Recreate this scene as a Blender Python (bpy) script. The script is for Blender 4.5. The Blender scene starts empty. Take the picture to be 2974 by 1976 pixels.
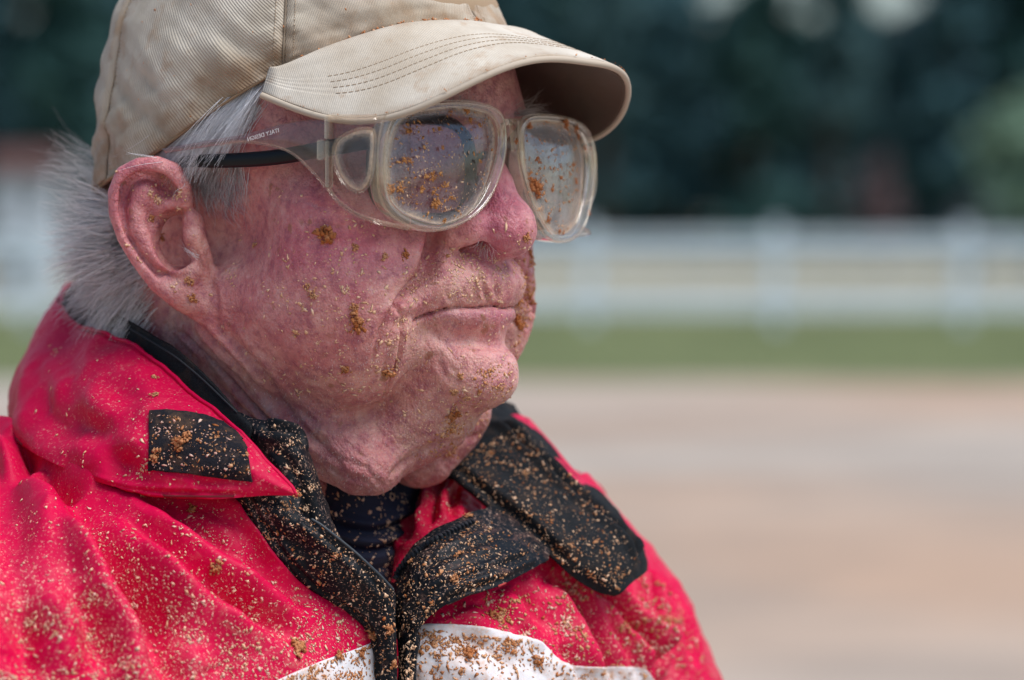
# ---------------------------------------------------------------- setup
import bpy, bmesh, math, random
import numpy as np
from mathutils import Vector, Matrix
from mathutils.bvhtree import BVHTree

scene = bpy.context.scene
COL = scene.collection
rng = np.random.default_rng(7)

# camera: level-ish long lens, 1.3 m from the man, tilted 2.3 degrees down
FOC = 9100.0            # focal length in photograph pixels
DIST = 1300.0           # mm from the camera to the middle of his head
PITCH = math.atan((988-620)/FOC)
CAM_H = 1.56
cam_d = bpy.data.cameras.new('camera'); cam = bpy.data.objects.new('camera', cam_d); COL.objects.link(cam)
cam.location = (0, 0, CAM_H)
cam.rotation_euler = (math.pi/2-PITCH, 0, 0)
cam_d.sensor_width = 36; cam_d.lens = 36*FOC/2974
cam_d.clip_start = 0.05; cam_d.clip_end = 1000
cam_d.dof.use_dof = True; cam_d.dof.focus_distance = 1.215; cam_d.dof.aperture_fstop = 6.1
scene.camera = cam

# daylight under thin cloud
w = bpy.data.worlds.new('World'); scene.world = w; w.use_nodes = True
nt = w.node_tree; nt.nodes.clear()
out = nt.nodes.new('ShaderNodeOutputWorld'); bg = nt.nodes.new('ShaderNodeBackground')
sky = nt.nodes.new('ShaderNodeTexSky'); sky.sky_type = 'NISHITA'; sky.sun_disc = False
SUN_EL = math.radians(60); SUN_AZ = math.radians(120)
sky.sun_elevation = SUN_EL; sky.sun_rotation = SUN_AZ
sky.air_density = 1.0; sky.dust_density = 1.6; sky.ozone_density = 1.0
hs = nt.nodes.new('ShaderNodeHueSaturation'); hs.inputs['Saturation'].default_value = 1.0; hs.inputs['Value'].default_value = 1.0
bg.inputs['Strength'].default_value = 0.05
nt.links.new(sky.outputs[0], hs.inputs['Color']); nt.links.new(hs.outputs[0], bg.inputs['Color']); nt.links.new(bg.outputs[0], out.inputs[0])
sd = bpy.data.lights.new('sun', 'SUN'); sun = bpy.data.objects.new('sun', sd); COL.objects.link(sun)
sd.energy = 1.5; sd.angle = math.radians(42); sd.color = (1, .985, .97)
sun_dir = Vector((math.sin(SUN_AZ)*math.cos(SUN_EL), math.cos(SUN_AZ)*math.cos(SUN_EL), math.sin(SUN_EL)))
sun.rotation_euler = sun_dir.to_track_quat('Z', 'Y').to_euler()
scene.view_settings.view_transform = 'Standard'; scene.view_settings.look = 'None'
scene.view_settings.exposure = 1.36; scene.view_settings.gamma = 1.0
scene.view_settings.use_curve_mapping = False

# ---------------------------------------------------------------- frames of reference
# body frame: millimetres, x right, d towards the viewer, z up, origin in the middle of the head's plane
cp, sp = math.cos(PITCH), math.sin(PITCH)
CR = np.array([1., 0, 0]); CU = np.array([0, sp, cp]); CF = np.array([0, cp, -sp])
C0 = np.array([0, 0, CAM_H])
def world(p):
    """body-frame mm (x,d,z) -> world metres"""
    p = np.asarray(p, float)
    return C0 + (p[..., 0:1]*CR + p[..., 2:3]*CU + (DIST-p[..., 1:2])*CF)*0.001
def unworld(q):
    q = (np.asarray(q, float)-C0)*1000
    return np.stack([q@CR, DIST-q@CF, q@CU], -1)
def K(u, v, d=0.):
    """a measured point of the body: sight line (u,v) at depth d"""
    s = FOC/(DIST-d)
    return np.stack(np.broadcast_arrays((np.asarray(u, float)-1487)/s, np.asarray(d, float), (988-np.asarray(v, float))/s), -1)
PHI = math.radians(55); HF, HL = math.sin(PHI), math.cos(PHI)
HX = -89.2
def head2body(p):
    p = np.asarray(p, float); F, L, Z = p[..., 0], p[..., 1], p[..., 2]
    return np.stack([HX+HF*F-HL*L, HL*F+HF*L, Z], -1)
def body2head(p):
    p = np.asarray(p, float); x, d = p[..., 0]-HX, p[..., 1]
    return np.stack([HF*x+HL*d, -HL*x+HF*d, p[..., 2]], -1)
def HK(u, v, d): return body2head(K(u, v, d))

# ---------------------------------------------------------------- noise
def _hash(ix, iy, iz, seed):
    h = (ix*374761393 + iy*668265263 + iz*2147483647*31 + seed*1274126177) & 0xffffffff
    h = ((h ^ (h >> 13))*1274126177) & 0xffffffff
    return ((h ^ (h >> 16)) & 0xffff)/65535.0
def noise3(p, seed=0):
    p = np.asarray(p, float); i = np.floor(p).astype(np.int64); f = p-i; f = f*f*(3-2*f)
    r = 0
    for a in (0, 1):
        for b in (0, 1):
            for c in (0, 1):
                wgt = (f[..., 0] if a else 1-f[..., 0])*(f[..., 1] if b else 1-f[..., 1])*(f[..., 2] if c else 1-f[..., 2])
                r = r + wgt*_hash(i[..., 0]+a, i[..., 1]+b, i[..., 2]+c, seed)
    return r*2-1
def fbm(p, octs=3, seed=0):
    r = 0; a = 1; p = np.asarray(p, float)
    for k in range(octs):
        r = r+a*noise3(p*(2**k)+17.3*k, seed+k); a *= .5
    return r

# ---------------------------------------------------------------- distance-field modelling of the head
def ell(P, c, r):
    q = (P-np.asarray(c, float)); r = np.asarray(r, float)
    k0 = np.linalg.norm(q/r, axis=-1); k1 = np.linalg.norm(q/(r*r), axis=-1)+1e-9
    return k0*(k0-1)/k1
def sph(P, c, r): return np.linalg.norm(P-np.asarray(c, float), axis=-1)-r
def cone(P, a, b, ra, rb):
    a = np.asarray(a, float); b = np.asarray(b, float); ab = b-a
    t = np.clip(((P-a)@ab)/(ab@ab), 0, 1)
    return np.linalg.norm(P-(a+t[..., None]*ab), axis=-1)-(ra+(rb-ra)*t)
def chain(P, pts, k=2.0):
    """pts: list of (xyz, r)"""
    d = None
    for (a, ra), (b, rb) in zip(pts[:-1], pts[1:]):
        e = cone(P, a, b, ra, rb)
        d = e if d is None else np.minimum(d, e)
    return d
def su(a, b, k):
    h = np.maximum(k-np.abs(a-b), 0)/k
    return np.minimum(a, b)-h*h*k*.25
def ss(a, b, k):   # a minus b
    return -su(-a, b, k)

def ear_sdf(B):
    """B body-frame points; near ear"""
    def k(u, v, d): return K(u, v, d)
    D = 62
    # plate (back of the auricle), sunk behind the rim
    pl = chain(B, [(k(430, 540, D-5), 12*.9), (k(400, 620, D-6), 9.5), (k(430, 700, D-7), 8), (k(490, 770, D-7), 7.5), (k(545, 830, D-5), 5.5)])
    pl = su(pl, cone(B, k(480, 560, D-8), k(520, 700, D-12), 8, 9), 4)
    # flatten the plate: intersect with a slab
    slab = np.abs(B[..., 1]-(D-6))-3.2
    e = -su(-pl, -slab, 3)
    # helix rim
    hx = chain(B, [(k(536, 600, D-2), 3.0), (k(530, 548, D+1), 3.8), (k(502, 502, D+2), 4.2), (k(455, 482, D+3), 3.9), (k(405, 484, D+3), 3.5), (k(360, 508, D+2), 3.6),
                   (k(337, 560, D+1), 3.3), (k(338, 620, D), 3.1), (k(362, 690, D-1), 3.1), (k(402, 752, D-2), 3.4), (k(460, 822, D-2), 4.0), (k(530, 872, D-2), 4.6), (k(590, 896, D-3), 4.2)])
    e = su(e, hx, 2.2)
    # scapha groove between rim and antihelix
    sc = chain(B, [(k(505, 545, D+2), 2.2), (k(465, 524, D+2), 3.9), (k(410, 512, D+1), 4.0), (k(374, 545, D+1), 3.9), (k(366, 610, D+1), 3.0), (k(382, 680, D), 2.4), (k(420, 742, D), 2.1), (k(462, 796, D), 1.5)])
    e = ss(e, sc, 2.0)
    # antihelix with its broad upper plateau
    ah = chain(B, [(k(420, 560, D-2), 5.2), (k(400, 610, D-1.5), 4.2), (k(402, 665, D-1), 3.6), (k(428, 715, D-1), 3.3), (k(464, 752, D-.5), 3.3), (k(512, 772, D), 3.4), (k(562, 785, D), 3.2)])
    ah = su(ah, cone(B, k(420, 575, D-3), k(480, 580, D-4), 4.0, 3.0), 3)
    e = su(e, ah, 2.6)
    # lobe
    e = su(e, cone(B, k(545, 835, D-4), k(575, 868, D-4), 6.5, 5), 5)
    # concha bowl
    e = ss(e, ell(B, k(512, 690, D+1), (8.5, 10, 10.5)), 2.0)
    # crus of the helix
    e = su(e, chain(B, [(k(450, 612, D-4), 2.5), (k(490, 596, D-1), 2.8), (k(534, 590, D), 3.0)]), 2.5)
    # tragus
    e = su(e, chain(B, [(k(556, 646, D-3), 4.0), (k(562, 690, D-1), 4.2), (k(583, 745, D-2.5), 3.6), (k(600, 800, D-4), 3.6)]), 3)
    e = ss(e, cone(B, k(535, 745, D-2), k(520, 720, D-20), 3.6, 3.5), 2)
    return e

def fold(P, far=1.11):
    """mirror the far half onto the near one (the far side a little slimmer)"""
    S = P.copy(); S[..., 1] = np.where(P[..., 1] < 0, -P[..., 1]*far, P[..., 1])
    return S
def head_sdf(P):
    """P head frame (F,L,Z) mm"""
    S = fold(P)
    d = ell(S, (0, 0, 100), (89, 72, 80))
    d = su(d, ell(S, (42, 0, 62), (53, 62, 62)), 20)
    # brow and forehead
    d = su(d, ell(S, (62, 0, 100), (36, 52, 34)), 16)
    d = su(d, cone(S, (88, 14, 89), (78, 44, 88), 9, 8), 12)
    # eye sockets
    d = ss(d, ell(S, (100, 33, 70), (12, 17, 10)), 12)
    d = su(d, ell(S, (81, 33, 69), (12, 14, 12)), 5)       # eyeball and lids
    # cheekbones and puffy cheeks
    d = su(d, ell(S, (60, 50, 50), (21, 20, 17)), 18)
    d = su(d, ell(S, (61, 41, 28), (24, 29, 26)), 18)
    d = su(d, ell(S, (42, 43, 8), (44, 27, 29)), 20)
    # jaw
    d = su(d, cone(S, (10, 52, 12), (60, 36, -8), 15, 16), 18)
    # maxilla / muzzle, chin
    d = su(d, ell(S, (76, 0, 19), (28, 31, 24)), 12)
    d = su(d, ell(S, (82, 0, -2), (20, 25, 20)), 10)
    d = su(d, ell(S, (89.5, 0, -15), (19, 20, 13.5)), 9)
    # nose
    n = cone(S, (88, 0, 82), (98, 0, 62), 8.0, 8.5)
    n = su(n, cone(S, (97, 0, 63), (105.5, 0, 48), 7.5, 10), 6)
    n = su(n, ell(S, (106, 0, 43.5), (12.2, 13.5, 11.0)), 5)
    n = su(n, ell(S, (95.5, 15.0, 44.5), (11.0, 8.2, 8.6)), 4)
    n = su(n, cone(S, (103, 0, 37), (95, 0, 32), 4.2, 5), 3)
    d = su(d, n, 5)
    d = ss(d, chain(S, [((90, 25.5, 53), .3), ((84.5, 25.5, 46), .5), ((84.5, 23, 38), .5), ((88, 18, 34), .3)]), 4.5)
    d = ss(d, chain(S, [((107, 9.0, 33.5), 2.6), ((101, 11.5, 36), 3.8), ((95, 14.0, 37.5), 3.2)]), 1.6)
    d = ss(d, chain(S, [((101, 11.0, 37), 3.6), ((94, 9, 46), 3)]), 1.6)
    # upper lip, overhanging at the corners
    d = su(d, ell(P, (89.5, 0, 22), (16.5, 26, 9.5)), 5)
    d = su(d, cone(S, (88.5, 20, 20.0), (72, 36, 17.5), 9.0, 8.0), 6)
    d = ss(d, cone(S, (110, 0, 30), (108, 0, 19), 2.2, 3.0), 2.5)
    # lower lip
    d = su(d, ell(S, (87.5, 0, 9.6), (15.4, 26, 4.2)), 2.5)
    d = ss(d, chain(S, [((108, 0, 2.5), 3), ((99, 18, 2.5), 2.5), ((88, 28, 2), 1.5)]), 6)
    # neck
    d = su(d, cone(S, (-20, 0, 60), (-26, 0, -150), 56, 52), 14)
    return d

def wattle(P):
    d = cone(P, HK(1235, 1180, 42), HK(1105, 1335, 46), 22, 11)
    d = su(d, chain(P, [(HK(700, 1010, 22), 26), (HK(930, 1240, 46), 21), (HK(1040, 1350, 57), 12), (HK(1072, 1366, 59), 9.5)]), 12)
    far = cone(P, HK(1335, 1195, 10), HK(1240, 1336, 16), 13, 10.5)
    far = su(far, cone(P, HK(1320, 1250, 6), HK(1200, 1348, 18), 9.5, 9.0), 5)
    d = su(d, far, 1.2)
    return d

def full_sdf(P):
    d = head_sdf(P)
    # hollow under the jaw bone, then the slack skin of the throat
    S = fold(P)
    d = su(d, wattle(P), 8)
    d = ss(d, chain(P, [(HK(640, 985, 76), 6), (HK(740, 1120, 83), 9), (HK(880, 1230, 84), 8), (HK(1010, 1280, 86), 5.5)]), 15)
    e = ear_sdf(head2body(S))
    d = su(d, e, 4)
    B = head2body(S)
    d = ss(d, ell(B, K(512, 698, 62), (8.6, 15, 12)), 2.0)
    d = su(d, chain(B, [(K(556, 646, 60), 3.8), (K(562, 690, 62), 4.2), (K(583, 745, 60), 3.4)]), 3)
    # mouth
    zl = 13.6-(S[..., 1]/36)**3*6.0+.55*np.sin(P[..., 1]*.33+.6)-.8*np.exp(-(P[..., 1]/5)**2)
    sheet = np.abs(S[..., 2]-zl)-.25
    box = np.maximum(np.maximum(sheet, S[..., 1]-36), 92-(S[..., 1]/36)**2*20-S[..., 0])
    d = ss(d, box, 2.6)
    return d

def surface_nets(sdf, lo, hi, h, coarse=4):
    lo = np.array(lo, float); n = np.ceil((np.array(hi)-lo)/h).astype(int); n = (n//coarse+1)*coarse
    nc = n//coarse+1
    ax = [lo[i]+np.arange(nc[i])*h*coarse for i in range(3)]
    G = np.stack(np.meshgrid(*ax, indexing='ij'), -1).reshape(-1, 3)
    vc = sdf(G).reshape(nc)
    # coarse cells that can hold the surface
    band = h*coarse*1.15
    V = np.repeat(np.repeat(np.repeat(vc[:-1, :-1, :-1], coarse, 0), coarse, 1), coarse, 2).astype(np.float32)
    near = np.abs(vc) < band*1.1
    nb = near[:-1, :-1, :-1].copy()
    for a in (0, 1):
        for b in (0, 1):
            for c in (0, 1):
                nb |= near[a:a+nb.shape[0], b:b+nb.shape[1], c:c+nb.shape[2]]
    M = np.repeat(np.repeat(np.repeat(nb, coarse, 0), coarse, 1), coarse, 2)
    idx = np.argwhere(M)
    pts = lo+idx*h
    vals = np.concatenate([sdf(pts[i:i+400000]) for i in range(0, len(pts), 400000)])
    V[M] = vals
    s = V < 0
    N = V.shape
    cellshape = (N[0]-1, N[1]-1, N[2]-1)
    acc = np.zeros(cellshape+(3,), np.float32); cnt = np.zeros(cellshape, np.float32)
    corners = [(a, b, c) for a in (0, 1) for b in (0, 1) for c in (0, 1)]
    cells = np.zeros(cellshape, bool)
    tot = sum(s[a:N[0]-1+a, b:N[1]-1+b, c:N[2]-1+c].astype(np.int8) for a, b, c in corners)
    cells = (tot > 0) & (tot < 8)
    ci = np.argwhere(cells)
    sumv = np.zeros((len(ci), 3)); c2 = np.zeros(len(ci))
    val = {c: V[ci[:, 0]+c[0], ci[:, 1]+c[1], ci[:, 2]+c[2]] for c in corners}
    for c in corners:
        for axis in range(3):
            if c[axis] == 0:
                e = list(c); e[axis] = 1; e = tuple(e)
                a, b = val[c], val[e]
                cr = (a < 0) != (b < 0)
                t = np.where(cr, a/(a-b+1e-12), 0)
                p = np.array(c, float)[None].repeat(len(ci), 0); p[:, axis] = t
                sumv += p*cr[:, None]; c2 += cr
    verts = lo+(ci+sumv/c2[:, None])*h
    vid = -np.ones(cellshape, np.int64); vid[cells] = np.arange(len(ci))
    quads = []
    for axis in range(3):
        o1, o2 = [(1, 2), (2, 0), (0, 1)][axis]
        sl0 = [slice(1, N[k]-1) for k in range(3)]; sl1 = list(sl0)
        sl0[axis] = slice(0, N[axis]-1); sl1[axis] = slice(1, N[axis])
        a = s[tuple(sl0)]; b = s[tuple(sl1)]
        e = np.argwhere(a != b)
        inside = a[e[:, 0], e[:, 1], e[:, 2]]
        off = np.array([1, 1, 1]); off[axis] = 0
        base = e+off
        q = []
        for (da, db) in ((0, 0), (-1, 0), (-1, -1), (0, -1)):
            t = base.copy(); t[:, o1] += da; t[:, o2] += db
            q.append(vid[t[:, 0], t[:, 1], t[:, 2]])
        q = np.stack(q, -1)
        q[~inside] = q[~inside][:, ::-1]
        quads.append(q)
    quads = np.concatenate(quads)
    quads = quads[(quads >= 0).all(1)]
    return verts, quads

def np_mesh(name, verts, faces, smooth=True):
    me = bpy.data.meshes.new(name)
    verts = np.asarray(verts, np.float32); faces = np.asarray(faces, np.int32)
    k = faces.shape[1]
    me.vertices.add(len(verts)); me.vertices.foreach_set('co', verts.ravel())
    me.loops.add(faces.size); me.loops.foreach_set('vertex_index', faces.ravel())
    me.polygons.add(len(faces)); me.polygons.foreach_set('loop_start', np.arange(0, faces.size, k, dtype=np.int32))
    try: me.polygons.foreach_set('loop_total', np.full(len(faces), k, np.int32))
    except Exception: pass
    me.update(calc_edges=True); me.validate()
    if smooth: me.polygons.foreach_set('use_smooth', np.ones(len(faces), bool))
    return me

# ---------------------------------------------------------------- folds and creases laid on the skin
def bvh_of(V, Q): return BVHTree.FromPolygons([tuple(v) for v in V], [tuple(q) for q in Q])
EYE = np.array([0, DIST, 0.])
def cast(bvh, u, v):
    """body-frame point and normal where the sight line (u,v) meets a body-frame surface"""
    p = K(u, v, 0.)-EYE; p = p/np.linalg.norm(p)
    loc, nor, idx, dist = bvh.ray_cast(Vector(EYE), Vector(p))
    return (np.array(loc), np.array(nor)) if loc is not None else (None, None)
def resample(pl, step=8.):
    pl = [np.array(p, float) for p in pl]; out = []
    n = len(pl)
    for i in range(n-1):
        p0 = pl[max(i-1, 0)]; p1 = pl[i]; p2 = pl[i+1]; p3 = pl[min(i+2, n-1)]
        m = max(2, int(np.linalg.norm(p2-p1)/step))
        for k in range(m):
            t = k/m
            out.append(.5*((2*p1)+(-p0+p2)*t+(2*p0-5*p1+4*p2-p3)*t*t+(-p0+3*p1-3*p2+p3)*t**3))
    out.append(pl[-1])
    return np.array(out)
def crease(V, disp, bvh, line, depth, width, lip=.35, taper=.25, mirror=False):
    pts = [cast(bvh, u, v)[0] for u, v in resample(line)]
    pts = np.array([p for p in pts if p is not None])
    if len(pts) < 2: return
    for side in ((0, 1) if mirror else (0,)):
        q = pts
        if side:
            h = body2head(pts); h[:, 1] *= -1/1.09; q = head2body(h)
        lo, hi = q.min(0)-width*4, q.max(0)+width*4
        idx = np.where(((V > lo) & (V < hi)).all(1))[0]
        if not len(idx): continue
        best = np.full(len(idx), 1e9); tt = np.zeros(len(idx)); X = V[idx]
        n = len(q)-1
        for i in range(n):
            a, b = q[i], q[i+1]; ab = b-a; L2 = ab@ab+1e-9
            t = np.clip((X-a)@ab/L2, 0, 1)
            dd = np.linalg.norm(X-(a+t[:, None]*ab), axis=1)
            c = dd < best; best[c] = dd[c]; tt[c] = (i+t[c])/n
        e = np.clip(np.minimum(tt, 1-tt)/taper, 0, 1)**.7
        g = -depth*np.exp(-(best/width)**2)+depth*lip*np.exp(-((best-2.1*width)/(1.1*width))**2)
        disp[idx] += g*e
CREASES = [
 # nasolabial fold
 ([(1262, 640), (1252, 720), (1232, 790), (1190, 840), (1152, 880)], 4.2, 3.2, .5, .2, True),
 ([(1240, 780), (1190, 842), (1148, 885), (1120, 930), (1085, 1000)], 1.7, 1.2, .4, .25, True),
 # marionette lines
 ([(1173, 925), (1163, 985), (1150, 1050), (1132, 1105), (1112, 1160)], 3.0, 1.0, .4, .3, True),
 ([(1165, 915), (1150, 890), (1146, 870)], 2.0, 1.1, .4, .3, True),
 ([(1200, 905), (1172, 930), (1150, 960)], 1.6, 2.6, .2, .3, True),
 ([(1140, 920), (1110, 955), (1090, 1010), (1078, 1060)], 1.1, .8, .3, .3, False),
 ([(1145, 1000), (1118, 1060), (1110, 1110)], .9, .8, .3, .3, False),
 # around the chin
 ([(1290, 1010), (1340, 992), (1400, 990), (1450, 1000), (1490, 1004)], 3.4, 3.6, .3, .3, False),
 ([(1276, 1010), (1278, 1050), (1290, 1085), (1318, 1108), (1345, 1120)], .5, 1.4, .5, .3, False),
 ([(1300, 1060), (1325, 1085)], .4, .8, .5, .3, False),
 ([(1255, 950), (1270, 985), (1300, 1000)], .6, 1.4, .4, .3, False),
 ([(1310, 925), (1330, 945), (1350, 950)], .5, 1.1, .4, .3, False),
 # chin to throat
 ([(1420, 1246), (1340, 1282), (1270, 1292), (1200, 1325), (1150, 1365), (1132, 1395), (1128, 1425)], 1.6, 1.8, .1, .12, False),
 ([(1000, 1265), (1080, 1300), (1150, 1300), (1230, 1262)], .6, 3.2, .3, .3, False),
 # strap-like folds of the neck
 ([(560, 925), (620, 990), (700, 1065), (790, 1160), (880, 1250), (960, 1300)], 1.9, 1.8, .6, .15, False),
 ([(520, 960), (590, 1020), (680, 1110), (760, 1200), (860, 1290)], 1.4, 1.2, .6, .15, False),
 ([(610, 1090), (700, 1180), (790, 1260)], 1.2, 1.2, .5, .2, False),
 ([(560, 1000), (640, 1100), (700, 1190)], .6, 1.0, .5, .2, False),
 ([(650, 960), (740, 1060), (830, 1170), (930, 1250)], 2.2, 2.6, .5, .2, False),
 ([(780, 1110), (850, 1215), (940, 1310), (1010, 1370)], .7, 1.6, .5, .2, False),
 ([(700, 1210), (800, 1290), (900, 1330), (960, 1390)], .7, 1.4, .5, .2, False),
 ([(930, 1340), (1000, 1380), (1070, 1400)], .5, 1.1, .5, .2, False),
 ([(950, 1310), (1010, 1340), (1080, 1365)], .4, 1.0, .5, .2, False),
 # in front of the ear
 ([(600, 800), (625, 860), (630, 920), (650, 1000)], .9, 1.5, .5, .2, False),
 ([(585, 690), (605, 760), (622, 830)], .6, 1.0, .5, .2, False),
 ([(570, 725), (582, 760), (597, 800)], .8, .9, .4, .2, False),
 ([(602, 850), (607, 890), (604, 918)], .7, 1.3, .4, .2, False),
 # lips
 ([(1190, 845), (1240, 900), (1250, 920)], .3, .8, .3, .3, False),
 ([(1395, 800), (1408, 850), (1420, 880)], .9, 1.0, .5, .3, False),
 ([(1430, 790), (1440, 840), (1452, 876)], 1.2, 1.3, .5, .3, False),
 ([(1340, 830), (1352, 862), (1362, 880)], .35, .9, .4, .3, False),
 ([(1290, 840), (1302, 865), (1320, 884)], .35, .9, .4, .3, False),
 # crow's feet
 ([(1010, 590), (940, 600), (880, 580)], .4, 1.0, .4, .3, True),
 ([(1040, 640), (980, 660), (900, 650)], .3, 1.0, .4, .3, True),
]
def skin_detail(V, N, bvh):
    disp = np.zeros(len(V))
    for line, dep, wid, lip, tap, mir in CREASES: crease(V, disp, bvh, line, dep, wid, lip, tap, mir)
    H = body2head(V); F, L, Z = H[:, 0], H[:, 1], H[:, 2]
    face = np.clip((F-30)/20, 0, 1)
    # slack unevenness
    disp += .36*fbm(V/16., 2, 3)*np.clip((60-Z)/20, 0, 1)
    disp += .15*fbm(V/4.2, 2, 9)*np.clip((Z+46)/14, .35, 1)
    disp *= np.where((np.abs(L) > 75) & (F < 14) & (Z > 4), .3, 1.)
    # diagonal neck crepe
    a = np.array([.70, 0, -.71]); b = np.array([.71, 0, .70])
    q = np.stack([V@a/16, V@b/2.4, V[:, 1]/6], -1)
    nm = np.clip((14-Z-.35*F)/18, 0, 1)*np.clip((85-F)/20, 0, 1)
    disp += .45*nm*(1-2*np.abs(fbm(q, 3, 21)))*.8
    q2 = np.stack([V@b/5, V@a/1.8, V[:, 1]/6], -1)
    disp += .16*nm*(1-2*np.abs(fbm(q2, 2, 23)))
    # vertical puckers above and below the lips
    lm = np.exp(-((Z-19)/8)**2)*np.clip((F-72)/10, 0, 1)*(np.abs(L) < 40)
    q = np.stack([L/2.1, Z/14+L*.02, F/8], -1)
    disp += .36*lm*fbm(q, 2, 31)
    lm = np.exp(-((Z-9)/4)**2)*np.clip((F-80)/10, 0, 1)*(np.abs(L) < 30)
    q = np.stack([L/1.4, Z/12, F/8], -1)
    disp += .40*lm*fbm(q, 2, 33)
    return disp
def vert_normals(V, Q):
    n = np.cross(V[Q[:, 2]]-V[Q[:, 0]], V[Q[:, 3]]-V[Q[:, 1]])
    N = np.zeros_like(V)
    for k in range(4): np.add.at(N, Q[:, k], n)
    return N/(np.linalg.norm(N, axis=1)[:, None]+1e-12)

# ---------------------------------------------------------------- scene graph helpers
WLOC = {}
def thing(name, label, cat, loc=(0, 0, 0), group=None, kind=None):
    o = bpy.data.objects.new(name, None); COL.objects.link(o); o.location = Vector(loc)
    o.empty_display_size = .05; WLOC[o.name] = Vector(loc)
    if label: o['label'] = label
    if cat: o['category'] = cat
    if group: o['group'] = group
    if kind: o['kind'] = kind
    return o
def link(name, me, mat=None, parent=None, kind=None, label=None):
    o = bpy.data.objects.new(name, me); COL.objects.link(o)
    if mat is not None:
        for m in (mat if isinstance(mat, (list, tuple)) else [mat]): me.materials.append(m)
    if parent is not None:
        o.parent = parent
        o.matrix_parent_inverse = Matrix.Translation(-WLOC.get(parent.name, Vector((0, 0, 0))))
    if kind: o['kind'] = kind
    if label: o['label'] = label
    return o
def grid_faces(nu, nv, closeu=False, closev=False):
    a, b = np.meshgrid(np.arange(nu if closeu else nu-1), np.arange(nv if closev else nv-1), indexing='ij')
    a = a.ravel(); b = b.ravel(); a1 = (a+1) % nu; b1 = (b+1) % nv
    return np.stack([a*nv+b, a1*nv+b, a1*nv+b1, a*nv+b1], -1)
def cr_interp(P, n, axis=0):
    """Catmull-Rom through the rows of P along axis, n samples"""
    P = np.moveaxis(np.asarray(P, float), axis, 0); m = len(P)
    t = np.linspace(0, m-1-1e-9, n); i = t.astype(int); f = (t-i).reshape((-1,)+(1,)*(P.ndim-1))
    ext = np.concatenate([2*P[:1]-P[1:2], P, 2*P[-1:]-P[-2:-1]])
    p0, p1, p2, p3 = ext[i], ext[i+1], ext[i+2], ext[i+3]
    r = .5*((2*p1)+(-p0+p2)*f+(2*p0-5*p1+4*p2-p3)*f*f+(-p0+3*p1-3*p2+p3)*f**3)
    return np.moveaxis(r, 0, axis)
def cloth(rows, nu, nv, thick=1.0, disp=None):
    """rows: control grid of (u,v,d). returns solid sheet verts (body mm), faces, uv(mm) and its outer grid"""
    C = np.array([[K(*p) for p in row] for row in rows])
    G = cr_interp(cr_interp(C, nu, 0), nv, 1)
    return solid(G, thick, disp)
def grid_normals(G):
    du = np.gradient(G, axis=0); dv = np.gradient(G, axis=1)
    n = np.cross(du, dv); n /= (np.linalg.norm(n, axis=-1, keepdims=True)+1e-9)
    if (n[..., 1]).mean() < 0: n = -n
    return n
def solid(G, thick=1.0, disp=None):
    nu, nv = G.shape[:2]
    n = grid_normals(G)
    if disp is not None:
        G = G+n*disp(G)[..., None]; n = grid_normals(G)
    du = np.linalg.norm(np.diff(G, axis=0), axis=-1).mean(1); dv = np.linalg.norm(np.diff(G, axis=1), axis=-1).mean(0)
    U = np.concatenate([[0], np.cumsum(du)])[:, None].repeat(nv, 1); W = np.concatenate([[0], np.cumsum(dv)])[None].repeat(nu, 0)
    B = G-n*thick
    V = np.concatenate([G.reshape(-1, 3), B.reshape(-1, 3)]); uv = np.concatenate([np.stack([U, W], -1).reshape(-1, 2)]*2)
    F = grid_faces(nu, nv); M = nu*nv
    F = [F, (F+M)[:, ::-1]]
    def rim(ids):
        a = np.array(ids[:-1]); b = np.array(ids[1:])
        return np.stack([a, b, b+M, a+M], -1)
    idx = np.arange(M).reshape(nu, nv)
    F += [rim(idx[0, :]), rim(idx[-1, ::-1]), rim(idx[::-1, 0]), rim(idx[:, -1])]
    return V, np.concatenate(F), uv, G, n
def mk(name, V, F, mat=None, parent=None, uv=None, attrs=None, smooth=True, kind=None, label=None, sharp=None):
    me = np_mesh(name, world(V), F, smooth)
    if uv is not None:
        l = me.uv_layers.new(name='UVMap'); li = np.zeros(len(me.loops), np.int32); me.loops.foreach_get('vertex_index', li)
        l.data.foreach_set('uv', (np.asarray(uv)[li]*0.001).astype(np.float32).ravel())
    for k, a in (attrs or {}).items():
        a = np.asarray(a, np.float32)
        if a.ndim == 1:
            at = me.attributes.new(k, 'FLOAT', 'POINT'); at.data.foreach_set('value', a)
        else:
            at = me.color_attributes.new(k, 'FLOAT_COLOR', 'POINT')
            at.data.foreach_set('color', np.concatenate([a, np.ones((len(a), 1), np.float32)], 1).ravel())
    if sharp: me.set_sharp_from_angle(angle=math.radians(sharp))
    return link(name, me, mat, parent, kind, label)
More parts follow.
